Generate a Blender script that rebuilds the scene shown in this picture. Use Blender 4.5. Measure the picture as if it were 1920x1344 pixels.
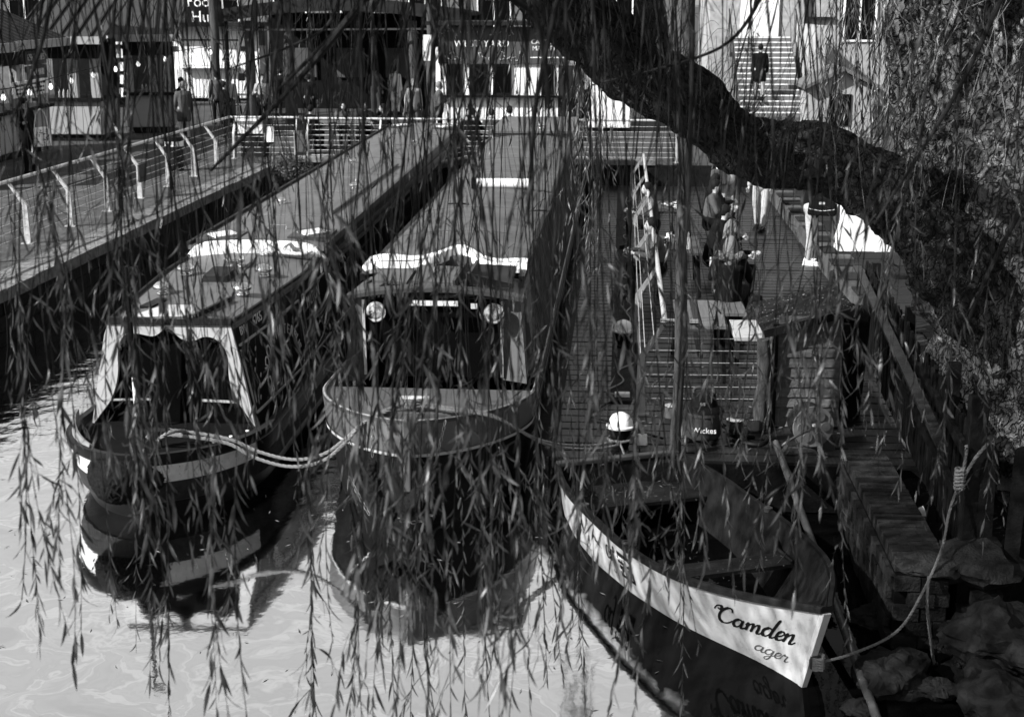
import bpy, math, random
import numpy as np
from mathutils import Vector, Matrix, noise as mnoise

R = math.radians
for o in list(bpy.data.objects): bpy.data.objects.remove(o)
sc = bpy.context.scene
COL = sc.collection
random.seed(7)

# ------------------------------------------------------------------ camera
FPX, CAMZ = 2600.0, 5.0                    # focal length in photo pixels (1920 wide), lens height above the water
PITCH = math.atan(667 / FPX)
YAW = math.atan(210 * math.cos(PITCH) / FPX)
cam_d = bpy.data.cameras.new('camera'); cam = bpy.data.objects.new('camera', cam_d); COL.objects.link(cam)
cam.location = (0, 0, CAMZ)
cam.rotation_euler = (math.pi / 2 - PITCH, 0, YAW)
cam_d.sensor_width = 36; cam_d.lens = FPX * 36 / 1920
cam_d.clip_start = 0.1; cam_d.clip_end = 2000
cam_d.dof.use_dof = True; cam_d.dof.focus_distance = 13.5; cam_d.dof.aperture_fstop = 3.6
sc.camera = cam

# ------------------------------------------------------------------ sky and sun (monochrome photograph: neutral light)
SUN_EL = 34.0
SUN_FROM = Vector((-0.85, -0.53, 0)).normalized()
w = bpy.data.worlds.new('World'); sc.world = w; w.use_nodes = True
nt = w.node_tree; bg = nt.nodes['Background']
sky = nt.nodes.new('ShaderNodeTexSky'); sky.sky_type = 'NISHITA'; sky.sun_disc = False
sky.sun_elevation = R(SUN_EL); sky.sun_rotation = math.atan2(SUN_FROM.x, SUN_FROM.y)
sky.air_density = 4.0; sky.dust_density = 0.3; sky.ozone_density = 0.0
bw = nt.nodes.new('ShaderNodeRGBToBW')
nt.links.new(sky.outputs[0], bw.inputs[0]); nt.links.new(bw.outputs[0], bg.inputs[0])
bg.inputs[1].default_value = 0.073
sun_d = bpy.data.lights.new('sun', 'SUN'); sun_d.energy = 5.0; sun_d.angle = R(0.53); sun_d.color = (1, 1, 1)
sun = bpy.data.objects.new('sun', sun_d); COL.objects.link(sun)
SUN_DIR = Vector((SUN_FROM.x * math.cos(R(SUN_EL)), SUN_FROM.y * math.cos(R(SUN_EL)), math.sin(R(SUN_EL))))
sun.rotation_euler = SUN_DIR.to_track_quat('Z', 'Y').to_euler(); sun.location = (-20, -12, 18)
sc.view_settings.view_transform = 'Standard'; sc.view_settings.look = 'None'
sc.view_settings.exposure = 1.15; sc.view_settings.gamma = 1.0; sc.view_settings.use_curve_mapping = False
sc.render.engine = 'CYCLES'; sc.cycles.use_denoising = True
sc.cycles.max_bounces = 6; sc.cycles.diffuse_bounces = 3; sc.cycles.glossy_bounces = 3; sc.cycles.transparent_max_bounces = 6
sc.cycles.caustics_reflective = False; sc.cycles.caustics_refractive = False

# ------------------------------------------------------------------ measuring: a photo pixel on a plane of the place
_fw = Vector((-math.sin(YAW) * math.cos(PITCH), math.cos(YAW) * math.cos(PITCH), -math.sin(PITCH)))
_rt = Vector((math.cos(YAW), math.sin(YAW), 0)); _up = _rt.cross(_fw); _C = Vector((0, 0, CAMZ))
def at_y(px, py, y):
    d = _fw * FPX + _rt * (px - 960) + _up * (672 - py); return _C + d * (y / d.y)
def at_z(px, py, z):
    d = _fw * FPX + _rt * (px - 960) + _up * (672 - py); return _C + d * ((z - CAMZ) / d.z)

# ------------------------------------------------------------------ materials
MATS = {}
def M(name, v, rough=0.6, var=0.25, scale=6.0, bump=0.0, bscale=60.0, metal=0.0, spec=0.22, stretch=(1, 1, 1), objvar=0.0, spots=0.0, spotv=0.5, spotscale=30.0):
    if name in MATS: return MATS[name]
    m = bpy.data.materials.new(name); m.use_nodes = True; MATS[name] = m
    n, l = m.node_tree.nodes, m.node_tree.links
    b = n['Principled BSDF']; b.inputs['Roughness'].default_value = rough; b.inputs['Metallic'].default_value = metal
    b.inputs['Specular IOR Level'].default_value = spec if v > .03 or spec > .5 else min(spec, .03)
    geo = n.new('ShaderNodeNewGeometry'); mp = n.new('ShaderNodeMapping'); mp.inputs['Scale'].default_value = stretch
    l.new(geo.outputs['Position'], mp.inputs['Vector'])
    nz = n.new('ShaderNodeTexNoise'); nz.inputs['Scale'].default_value = scale; nz.inputs['Detail'].default_value = 8; nz.inputs['Roughness'].default_value = 0.65
    l.new(mp.outputs[0], nz.inputs['Vector'])
    mr = n.new('ShaderNodeMapRange'); mr.inputs['From Min'].default_value = 0.28; mr.inputs['From Max'].default_value = 0.72
    mr.inputs['To Min'].default_value = v * (1 - var); mr.inputs['To Max'].default_value = v * (1 + var)
    l.new(nz.outputs['Fac'], mr.inputs['Value'])
    out = mr.outputs[0]
    if objvar:
        oi = n.new('ShaderNodeObjectInfo'); m2 = n.new('ShaderNodeMapRange')
        m2.inputs['To Min'].default_value = 1 - objvar; m2.inputs['To Max'].default_value = 1 + objvar
        l.new(oi.outputs['Random'], m2.inputs['Value'])
        mu = n.new('ShaderNodeMath'); mu.operation = 'MULTIPLY'; l.new(out, mu.inputs[0]); l.new(m2.outputs[0], mu.inputs[1]); out = mu.outputs[0]
    if spots:
        n2 = n.new('ShaderNodeTexNoise'); n2.inputs['Scale'].default_value = spotscale; n2.inputs['Detail'].default_value = 4
        l.new(mp.outputs[0], n2.inputs['Vector'])
        cr = n.new('ShaderNodeMapRange'); cr.inputs['From Min'].default_value = 0.5 + 0.2 * (1 - spots); cr.inputs['From Max'].default_value = 0.56 + 0.2 * (1 - spots)
        l.new(n2.outputs['Fac'], cr.inputs['Value'])
        mx = n.new('ShaderNodeMix'); mx.data_type = 'FLOAT'; l.new(cr.outputs[0], mx.inputs[0]); l.new(out, mx.inputs[2]); mx.inputs[3].default_value = spotv
        out = mx.outputs[0]
    l.new(out, b.inputs['Base Color'])
    if bump:
        nb = n.new('ShaderNodeTexNoise'); nb.inputs['Scale'].default_value = bscale; nb.inputs['Detail'].default_value = 5
        l.new(mp.outputs[0], nb.inputs['Vector'])
        bp = n.new('ShaderNodeBump'); bp.inputs['Strength'].default_value = bump; bp.inputs['Distance'].default_value = 0.02
        l.new(nb.outputs['Fac'], bp.inputs['Height']); l.new(bp.outputs[0], b.inputs['Normal'])
    return m

BLACK = M('black_paint', 0.009, 0.35, 0.5, 3, 0.1, 80)
TARP = M('black_canvas', 0.0025, 0.95, 0.3, 3, 0.2, 30, spec=0.0)
DARK = M('dark_paint', 0.018, 0.45, 0.4, 4, 0.1, 60)
INSIDE = M('dark_interior', 0.006, 0.8, 0.4, 3)
WHITE = M('white_paint', 0.72, 0.45, 0.14, 5, 0.08, 90)
WHITE_DIRTY = M('worn_white_paint', 0.55, 0.5, 0.22, 7, 0.15, 60, spots=0.35, spotv=0.2, spotscale=45)
ROOFGREY = M('grey_roof_paint', 0.085, 0.5, 0.32, 2.2, 0.2, 18, stretch=(2.5, .7, 1), spots=0.2, spotv=0.045, spotscale=14)
CANVASGREY = M('grey_canvas', 0.07, 0.8, 0.32, 1.6, 0.4, 9, stretch=(1, 2.2, 1), spots=0.15, spotv=0.035, spotscale=16)
DECKGREY = M('grey_deck_paint', 0.07, 0.55, 0.2, 6, 0.15, 90)
BOWGREY = M('grey_bow_paint', 0.085, 0.3, 0.12, 4, 0.05, 60)
MIDGREY = M('mid_grey_paint', 0.035, 0.5, 0.2, 5, 0.1, 60)
STEEL = M('galvanised_steel', 0.5, 0.42, 0.25, 14, 0.15, 70, metal=0.5)
CHROME = M('chrome', 0.75, 0.08, 0.08, 4, metal=1.0)
GLASS = M('dark_glass', 0.003, 0.06, 0.2, 3, spec=0.25)
ROPE = M('rope_fibre', 0.19, 0.9, 0.3, 60, 0.8, 220)
ROPEDARK = M('coir_rope', 0.014, 0.95, 0.6, 40, 1.0, 120)
CONCRETE = M('concrete', 0.1, 0.85, 0.35, 2.2, 0.5, 45, spots=0.2, spotv=0.32, spotscale=22)
COPING = M('stone_coping', 0.12, 0.9, 0.6, 5, 0.9, 22, objvar=0.25, spots=0.3, spotv=0.03, spotscale=9)
PAVER = M('paving', 0.05, 0.9, 0.6, 2.6, 0.8, 26, spots=0.25, spotv=0.13, spotscale=12)
QSTONE = M('quay_stone', 0.01, 0.7, 0.6, 7, 0.9, 30, objvar=0.4)
MORTAR = M('dark_mortar', 0.005, 0.9, 0.4, 9)
BARKPOST = M('weathered_post', 0.05, 0.85, 0.4, 6, 0.8, 40, stretch=(6, 6, 0.8))
PLANK = M('weathered_plank', 0.085, 0.65, 0.45, 4, 0.5, 30, stretch=(0.8, 4, 7), objvar=0.28)
PALEWOOD = M('pale_table_wood', 0.085, 0.6, 0.3, 3, 0.3, 30, stretch=(9, 1, 1), objvar=0.15)
DARKWOOD = M('dark_stained_wood', 0.007, 0.55, 0.5, 5, 0.4, 40, objvar=0.3)
FELT = M('roofing_felt', 0.013, 0.7, 0.4, 5, 0.5, 90, spots=0.28, spotv=0.4, spotscale=36)
BRICK = M('old_brick', 0.02, 0.85, 0.5, 8, 0.9, 50, objvar=0.45)
ROCK = M('rough_rock', 0.014, 0.8, 0.6, 5, 1.0, 18)
SOIL = M('dark_soil', 0.008, 0.9, 0.6, 7, 1.0, 24, spots=0.12, spotv=0.15, spotscale=40)
CORR = M('white_cladding', 0.78, 0.5, 0.14, 5, 0.05, 30, stretch=(6, 6, 0.6))
PANEL = M('stall_panel', 0.26, 0.6, 0.08, 3)
PANELDK = M('stall_dark_panel', 0.009, 0.6, 0.3, 3)
SIGNGREY = M('grey_sign_board', 0.05, 0.6, 0.15, 4)
LETTER = M('white_lettering', 0.7, 0.5, 0.05, 5)
LETTERGREY = M('pale_lettering', 0.3, 0.5, 0.15, 9)
LETTERBLACK = M('black_lettering', 0.008, 0.6, 0.1, 5)
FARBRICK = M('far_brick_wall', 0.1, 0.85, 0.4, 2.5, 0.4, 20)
GROUNDM = M('yard_ground', 0.04, 0.85, 0.4, 1.2, 0.5, 50)
SKIN = M('skin', 0.32, 0.55, 0.08, 10)
HAIRD = M('dark_hair', 0.01, 0.6, 0.3, 60)
HAIRL = M('fair_hair', 0.15, 0.55, 0.5, 60, 0.6, 120, stretch=(4, 4, 0.5))
CLOTHB = M('black_cloth', 0.006, 0.85, 0.4, 14, 0.3, 60)
CLOTHG = M('grey_cloth', 0.05, 0.85, 0.3, 14, 0.3, 60)
CLOTHL = M('light_cloth', 0.24, 0.85, 0.2, 14, 0.3, 60)
CLOTHW = M('white_cloth', 0.72, 0.8, 0.1, 14, 0.2, 60)
DENIM = M('pale_denim', 0.3, 0.85, 0.3, 25, 0.3, 90)
FUR = M('fur_trim', 0.11, 0.95, 0.8, 50, 1.0, 110)
PLASTICW = M('white_plastic', 0.75, 0.3, 0.1, 12, spots=0.1, spotv=0.25)
PLASTICB = M('black_plastic', 0.006, 0.4, 0.3, 10)
PLASTICG = M('grey_plastic', 0.04, 0.4, 0.2, 10)
BULB = M('bulb_glass', 0.8, 0.2, 0.05, 10); BULB.node_tree.nodes['Principled BSDF'].inputs['Emission Color'].default_value = (1, 1, 1, 1); BULB.node_tree.nodes['Principled BSDF'].inputs['Emission Strength'].default_value = 1.0

def leaf_material():
    m = bpy.data.materials.new('willow_leaf'); m.use_nodes = True
    n, l = m.node_tree.nodes, m.node_tree.links; b = n['Principled BSDF']; o = n['Material Output']
    geo = n.new('ShaderNodeNewGeometry'); nz = n.new('ShaderNodeTexNoise'); nz.inputs['Scale'].default_value = 14; nz.inputs['Detail'].default_value = 1
    l.new(geo.outputs['Position'], nz.inputs['Vector'])
    mr = n.new('ShaderNodeMapRange'); mr.inputs['From Min'].default_value = 0.3; mr.inputs['From Max'].default_value = 0.7
    mr.inputs['To Min'].default_value = 0.012; mr.inputs['To Max'].default_value = 0.155
    l.new(nz.outputs['Fac'], mr.inputs['Value']); l.new(mr.outputs[0], b.inputs['Base Color'])
    b.inputs['Roughness'].default_value = 0.32; b.inputs['Specular IOR Level'].default_value = 0.35
    tr = n.new('ShaderNodeBsdfTranslucent'); l.new(mr.outputs[0], tr.inputs['Color'])
    mx = n.new('ShaderNodeMixShader'); mx.inputs[0].default_value = 0.3
    l.new(b.outputs[0], mx.inputs[1]); l.new(tr.outputs[0], mx.inputs[2]); l.new(mx.outputs[0], o.inputs['Surface'])
    return m
LEAF = leaf_material()
TWIG = M('willow_twig', 0.02, 0.6, 0.4, 30)

def bark_material(name, lo, hi, lich_v, lich_a, lich_b):
    m = bpy.data.materials.new(name); m.use_nodes = True
    n, l = m.node_tree.nodes, m.node_tree.links; b = n['Principled BSDF']; b.inputs['Roughness'].default_value = 0.9
    b.inputs['Specular IOR Level'].default_value = 0.2
    geo = n.new('ShaderNodeNewGeometry')
    v1 = n.new('ShaderNodeTexVoronoi'); v1.feature = 'DISTANCE_TO_EDGE'; v1.inputs['Scale'].default_value = 12
    mp = n.new('ShaderNodeMapping'); mp.inputs['Scale'].default_value = (1.5, 1.5, 0.55); mp.inputs['Rotation'].default_value = (0, 0.5, 0)
    nz0 = n.new('ShaderNodeTexNoise'); nz0.inputs['Scale'].default_value = 10
    va = n.new('ShaderNodeVectorMath'); va.operation = 'MULTIPLY_ADD'; va.inputs[1].default_value = (0.12, 0.12, 0.12)
    l.new(geo.outputs['Position'], nz0.inputs['Vector']); l.new(nz0.outputs['Color'], va.inputs[0]); l.new(geo.outputs['Position'], va.inputs[2])
    l.new(va.outputs[0], mp.inputs['Vector']); l.new(mp.outputs[0], v1.inputs['Vector'])
    ridge = n.new('ShaderNodeMapRange'); ridge.inputs['From Max'].default_value = 0.16; l.new(v1.outputs['Distance'], ridge.inputs['Value'])
    nz = n.new('ShaderNodeTexNoise'); nz.inputs['Scale'].default_value = 17; nz.inputs['Detail'].default_value = 9; nz.inputs['Roughness'].default_value = 0.75
    l.new(geo.outputs['Position'], nz.inputs['Vector'])
    lich = n.new('ShaderNodeMapRange'); lich.inputs['From Min'].default_value = lich_a; lich.inputs['From Max'].default_value = lich_b; l.new(nz.outputs['Fac'], lich.inputs['Value'])
    big = n.new('ShaderNodeTexNoise'); big.inputs['Scale'].default_value = 1.6; l.new(geo.outputs['Position'], big.inputs['Vector'])
    bigr = n.new('ShaderNodeMapRange'); bigr.inputs['From Min'].default_value = 0.42; bigr.inputs['From Max'].default_value = 0.6; l.new(big.outputs['Fac'], bigr.inputs['Value'])
    lm = n.new('ShaderNodeMath'); lm.operation = 'MULTIPLY'; l.new(lich.outputs[0], lm.inputs[0]); l.new(bigr.outputs[0], lm.inputs[1])
    c1 = n.new('ShaderNodeMapRange'); c1.inputs['To Min'].default_value = lo; c1.inputs['To Max'].default_value = hi; l.new(ridge.outputs[0], c1.inputs['Value'])
    mx = n.new('ShaderNodeMix'); mx.data_type = 'FLOAT'; l.new(lm.outputs[0], mx.inputs[0]); l.new(c1.outputs[0], mx.inputs[2]); mx.inputs[3].default_value = lich_v
    l.new(mx.outputs[0], b.inputs['Base Color'])
    ad = n.new('ShaderNodeMath'); ad.operation = 'ADD'; l.new(ridge.outputs[0], ad.inputs[0]); l.new(nz.outputs['Fac'], ad.inputs[1])
    bp = n.new('ShaderNodeBump'); bp.inputs['Strength'].default_value = 1.0; bp.inputs['Distance'].default_value = 0.05
    l.new(ad.outputs[0], bp.inputs['Height']); l.new(bp.outputs[0], b.inputs['Normal'])
    return m
BARK = bark_material('mossy_bark', 0.002, 0.026, 0.26, .58, .66)
BARK_PALE = bark_material('lichen_bark', 0.016, 0.13, 0.40, .50, .59)

def slot_material(name, v, period):
    """deck gratings: narrow slots across each row"""
    m = bpy.data.materials.new(name); m.use_nodes = True
    n, l = m.node_tree.nodes, m.node_tree.links; b = n['Principled BSDF']; b.inputs['Roughness'].default_value = 0.45; b.inputs['Specular IOR Level'].default_value = 0.3
    geo = n.new('ShaderNodeNewGeometry'); sx = n.new('ShaderNodeSeparateXYZ'); l.new(geo.outputs['Position'], sx.inputs[0])
    mu = n.new('ShaderNodeMath'); mu.operation = 'MULTIPLY'; mu.inputs[1].default_value = 1 / period; l.new(sx.outputs['X'], mu.inputs[0])
    fr = n.new('ShaderNodeMath'); fr.operation = 'FRACT'; l.new(mu.outputs[0], fr.inputs[0])
    gt = n.new('ShaderNodeMath'); gt.operation = 'GREATER_THAN'; gt.inputs[1].default_value = 0.42; l.new(fr.outputs[0], gt.inputs[0])
    nz = n.new('ShaderNodeTexNoise'); nz.inputs['Scale'].default_value = 3.5; nz.inputs['Detail'].default_value = 8; l.new(geo.outputs['Position'], nz.inputs['Vector'])
    mr = n.new('ShaderNodeMapRange'); mr.inputs['From Min'].default_value = 0.3; mr.inputs['From Max'].default_value = 0.7
    mr.inputs['To Min'].default_value = v * 0.5; mr.inputs['To Max'].default_value = v * 1.6; l.new(nz.outputs['Fac'], mr.inputs['Value'])
    mm = n.new('ShaderNodeMix'); mm.data_type = 'FLOAT'; mm.inputs[2].default_value = 0.006; l.new(gt.outputs[0], mm.inputs[0]); l.new(mr.outputs[0], mm.inputs[3])
    oi = n.new('ShaderNodeObjectInfo'); o2 = n.new('ShaderNodeMapRange'); o2.inputs['To Min'].default_value = 0.75; o2.inputs['To Max'].default_value = 1.25
    l.new(oi.outputs['Random'], o2.inputs['Value'])
    mu2 = n.new('ShaderNodeMath'); mu2.operation = 'MULTIPLY'; l.new(mm.outputs[0], mu2.inputs[0]); l.new(o2.outputs[0], mu2.inputs[1])
    l.new(mu2.outputs[0], b.inputs['Base Color'])
    bp = n.new('ShaderNodeBump'); bp.inputs['Strength'].default_value = 0.7; bp.inputs['Distance'].default_value = 0.01
    l.new(gt.outputs[0], bp.inputs['Height']); l.new(bp.outputs[0], b.inputs['Normal'])
    return m
SLOT = slot_material('slotted_deck', 0.009, 0.042)
GRIT = M('gritty_walkway_strip', 0.03, 0.7, 0.5, 5, 0.8, 120, spots=0.15, spotv=0.25, spotscale=50)

def water_material():
    m = bpy.data.materials.new('canal_water'); m.use_nodes = True
    n, l = m.node_tree.nodes, m.node_tree.links; b = n['Principled BSDF']; o = n['Material Output']
    b.inputs['Base Color'].default_value = (0.002, 0.002, 0.002, 1); b.inputs['Roughness'].default_value = 0.015
    b.inputs['IOR'].default_value = 1.09
    geo = n.new('ShaderNodeNewGeometry')
    # oily film drawn out into swirls on the surface
    w1 = n.new('ShaderNodeTexNoise'); w1.inputs['Scale'].default_value = 0.7; w1.inputs['Detail'].default_value = 4
    l.new(geo.outputs['Position'], w1.inputs['Vector'])
    va = n.new('ShaderNodeVectorMath'); va.operation = 'MULTIPLY_ADD'; va.inputs[1].default_value = (2.6, 2.6, 2.6)
    l.new(w1.outputs['Color'], va.inputs[0]); l.new(geo.outputs['Position'], va.inputs[2])
    w2 = n.new('ShaderNodeTexNoise'); w2.inputs['Scale'].default_value = 1.0; w2.inputs['Detail'].default_value = 7; w2.inputs['Roughness'].default_value = 0.55; w2.inputs['Distortion'].default_value = 1.2
    l.new(va.outputs[0], w2.inputs['Vector'])
    rg = n.new('ShaderNodeValToRGB'); e = rg.color_ramp.elements
    e[0].position = 0.30; e[0].color = (0, 0, 0, 1); e[1].position = 0.75; e[1].color = (0.45, 0.45, 0.45, 1)
    for p, c in ((0.42, 0.35), (0.455, 0.15), (0.49, 0.85), (0.505, 1.0), (0.53, 0.3), (0.56, 0.55), (0.60, 0.2)):
        x = e.new(p); x.color = (c, c, c, 1)
    l.new(w2.outputs['Fac'], rg.inputs[0])
    film = n.new('ShaderNodeBsdfGlossy'); film.inputs['Roughness'].default_value = 0.05; film.inputs['Color'].default_value = (0.99, 0.99, 0.99, 1)
    fac = n.new('ShaderNodeMapRange'); fac.inputs['To Min'].default_value = 0.74; fac.inputs['To Max'].default_value = 1.0
    l.new(rg.outputs[0], fac.inputs['Value'])
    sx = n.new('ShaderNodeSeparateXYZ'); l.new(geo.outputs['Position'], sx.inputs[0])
    # mask added to cut the film by the rowing boat and darken its reflection
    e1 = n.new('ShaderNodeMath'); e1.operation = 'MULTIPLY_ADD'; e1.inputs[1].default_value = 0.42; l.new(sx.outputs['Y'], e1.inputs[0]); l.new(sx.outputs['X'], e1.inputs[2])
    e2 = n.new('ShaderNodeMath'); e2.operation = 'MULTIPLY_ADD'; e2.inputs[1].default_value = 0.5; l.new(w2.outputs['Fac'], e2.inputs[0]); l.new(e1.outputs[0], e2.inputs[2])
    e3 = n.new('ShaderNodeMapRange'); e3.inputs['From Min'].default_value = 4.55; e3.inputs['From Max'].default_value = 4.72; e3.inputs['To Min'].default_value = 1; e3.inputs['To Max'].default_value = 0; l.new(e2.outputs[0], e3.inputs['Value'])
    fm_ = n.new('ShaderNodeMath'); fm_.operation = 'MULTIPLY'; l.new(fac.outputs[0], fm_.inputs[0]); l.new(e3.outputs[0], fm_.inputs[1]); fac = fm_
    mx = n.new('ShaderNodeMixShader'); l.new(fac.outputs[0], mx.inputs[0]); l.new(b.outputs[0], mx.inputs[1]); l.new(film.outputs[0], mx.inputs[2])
    l.new(mx.outputs[0], o.inputs['Surface'])
    r1 = n.new('ShaderNodeTexNoise'); r1.inputs['Scale'].default_value = 2.2; r1.inputs['Detail'].default_value = 5
    l.new(geo.outputs['Position'], r1.inputs['Vector'])
    bp = n.new('ShaderNodeBump'); bp.inputs['Strength'].default_value = 0.03; bp.inputs['Distance'].default_value = 0.05
    rip = n.new('ShaderNodeMapRange'); rip.inputs['From Min'].default_value = 12.4; rip.inputs['From Max'].default_value = 13.6; rip.inputs['To Min'].default_value = 0.055; rip.inputs['To Max'].default_value = 0.45
    l.new(sx.outputs['Y'], rip.inputs['Value']); l.new(rip.outputs[0], bp.inputs['Strength'])
    l.new(r1.outputs['Fac'], bp.inputs['Height']); l.new(bp.outputs[0], b.inputs['Normal']); l.new(bp.outputs[0], film.inputs['Normal'])
    return m
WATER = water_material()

# ------------------------------------------------------------------ mesh helpers
class MB:
    def __init__(s): s.v = []; s.f = []
    def add(s, vs, fs):
        k = len(s.v); s.v += [tuple(p) for p in vs]; s.f += [tuple(i + k for i in f) for f in fs]; return s
    def box(s, x0, x1, y0, y1, z0, z1):
        return s.add([(x0, y0, z0), (x1, y0, z0), (x1, y1, z0), (x0, y1, z0), (x0, y0, z1), (x1, y0, z1), (x1, y1, z1), (x0, y1, z1)],
                     [(0, 3, 2, 1), (4, 5, 6, 7), (0, 1, 5, 4), (1, 2, 6, 5), (2, 3, 7, 6), (3, 0, 4, 7)])
    def hexa(s, b, t):            # bottom four points, top four points
        return s.add(list(b) + list(t), [(0, 3, 2, 1), (4, 5, 6, 7), (0, 1, 5, 4), (1, 2, 6, 5), (2, 3, 7, 6), (3, 0, 4, 7)])
    def bar(s, p, q, wd, ht, up=(0, 0, 1)):
        p, q = Vector(p), Vector(q); d = (q - p).normalized(); sd = d.cross(Vector(up))
        if sd.length < 1e-4: sd = Vector((1, 0, 0))
        sd.normalize(); u = sd.cross(d); a = sd * wd / 2; b = u * ht / 2
        return s.hexa([p - a - b, p + a - b, q + a - b, q - a - b], [p - a + b, p + a + b, q + a + b, q - a + b])
    def tube(s, path, r, seg=8, cap=True):
        path = [Vector(p) for p in path]; n = len(path)
        rs = r if isinstance(r, (list, tuple)) else [r] * n
        d0 = (path[1] - path[0]).normalized(); a = d0.orthogonal().normalized(); rings = []
        for i, p in enumerate(path):
            d = (path[min(i + 1, n - 1)] - path[max(i - 1, 0)]).normalized()
            a = (a - d * a.dot(d)); a = a.normalized() if a.length > 1e-6 else d.orthogonal().normalized(); b = d.cross(a)
            rings.append([p + (a * math.cos(2 * math.pi * k / seg) + b * math.sin(2 * math.pi * k / seg)) * rs[i] for k in range(seg)])
        return s.loft(rings, True, cap)
    def loft(s, rings, closed=True, cap=True):
        m = len(rings[0]); vs = [p for r_ in rings for p in r_]; fs = []
        for i in range(len(rings) - 1):
            for k in range(m if closed else m - 1):
                k2 = (k + 1) % m; fs.append((i * m + k, i * m + k2, (i + 1) * m + k2, (i + 1) * m + k))
        if cap and closed: fs.append(tuple(range(m - 1, -1, -1))); fs.append(tuple((len(rings) - 1) * m + k for k in range(m)))
        return s.add(vs, fs)
    def lathe(s, prof, seg=16, c=(0, 0, 0)):
        return s.loft([[(c[0] + r_ * math.cos(2 * math.pi * k / seg), c[1] + r_ * math.sin(2 * math.pi * k / seg), c[2] + z) for k in range(seg)] for r_, z in prof])
    def slab(s, pts, off):        # polygon given in 3D, extruded by a vector
        n = len(pts); off = Vector(off); a = [Vector(p) for p in pts]
        return s.add(a + [p + off for p in a], [tuple(range(n - 1, -1, -1)), tuple(range(n, 2 * n))] + [(i, (i + 1) % n, n + (i + 1) % n, n + i) for i in range(n)])
    def mesh(s, name, mat, smooth=False):
        me = bpy.data.meshes.new(name); me.from_pydata(s.v, [], s.f); me.update()
        if mat: me.materials.append(mat)
        if smooth: me.polygons.foreach_set('use_smooth', [True] * len(me.polygons))
        return me
    def build(s, name, mat, parent=None, smooth=False, bevel=0):
        o = link(name, s.mesh(name, mat, smooth), parent)
        if bevel:
            b = o.modifiers.new('bevel', 'BEVEL'); b.width = bevel; b.segments = 2; b.limit_method = 'ANGLE'
        if smooth and not bevel:
            o.data.set_sharp_from_angle(angle=R(40))
        return o

def link(name, data, parent=None):
    o = bpy.data.objects.new(name, data); COL.objects.link(o); o.parent = parent; return o
def tag(o, label=None, cat=None, group=None, kind=None):
    if label: o['label'] = label
    if cat: o['category'] = cat
    if group: o['group'] = group
    if kind: o['kind'] = kind
    return o
def thing(name, label, cat, loc=(0, 0, 0), rz=0.0, group=None):
    o = link(name, None); o.location = loc; o.rotation_euler = (0, 0, rz); o.empty_display_size = 0.2
    return tag(o, label, cat, group)
def struct(name, mb, mat, **k): return tag(mb.build(name, mat, **k), kind='structure')
def copies(name, me, places, parent):
    for p in places:
        o = link(name, me, parent); o.location = p[:3]
        if len(p) > 3: o.rotation_euler = p[3]
        if len(p) > 4: o.scale = p[4]
def catmull(pts, n=8):
    pts = [Vector(p) for p in pts]; out = []
    for i in range(len(pts) - 1):
        p0, p1, p2, p3 = pts[max(i - 1, 0)], pts[i], pts[i + 1], pts[min(i + 2, len(pts) - 1)]
        for k in range(n):
            t = k / n; out.append(0.5 * ((2 * p1) + (p2 - p0) * t + (2 * p0 - 5 * p1 + 4 * p2 - p3) * t * t + (3 * p1 - p0 - 3 * p2 + p3) * t ** 3))
    return out + [pts[-1]]
def interp(x, tab):
    for (a, fa), (b, fb) in zip(tab, tab[1:]):
        if x <= b: t = (x - a) / (b - a); t = max(0, t); return fa + (fb - fa) * t
    return tab[-1][1]
def text(name, s, size, mat, parent, mtx, extrude=0.004, space=1.0, shear=0.0, align='CENTER'):
    cu = bpy.data.curves.new(name, 'FONT'); cu.body = s; cu.size = size; cu.extrude = extrude; cu.align_x = align; cu.align_y = 'CENTER'
    cu.space_character = space; cu.shear = shear; cu.resolution_u = 3
    o = bpy.data.objects.new(name, cu); me = bpy.data.meshes.new_from_object(o); bpy.data.objects.remove(o)
    me.name = name; me.materials.clear(); me.materials.append(mat)
    o = link(name, me, parent); o.matrix_local = mtx; return o
def frame_m(origin, xdir, updir):
    x = Vector(xdir).normalized(); z = x.cross(Vector(updir)).normalized(); y = z.cross(x)
    m = Matrix((x, y, z)).transposed().to_4x4(); m.translation = Vector(origin); return m

# ================================================================== THE SETTING
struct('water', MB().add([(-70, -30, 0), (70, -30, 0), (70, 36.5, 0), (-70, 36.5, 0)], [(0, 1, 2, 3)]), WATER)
struct('canal_bed', MB().add([(-70, -30, -1.6), (70, -30, -1.6), (70, 37, -1.6), (-70, 37, -1.6)], [(0, 1, 2, 3)]), SOIL)
QX = -8.83                     # left quay edge
struct('quay_pavement', MB().box(-70, QX - 0.62, -12, 35.4, -1.5, 1.0), PAVER)
far_ground = struct('ground', MB().box(-700, 700, 35.4, 1500, -1.5, 0.996), GROUNDM)
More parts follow.
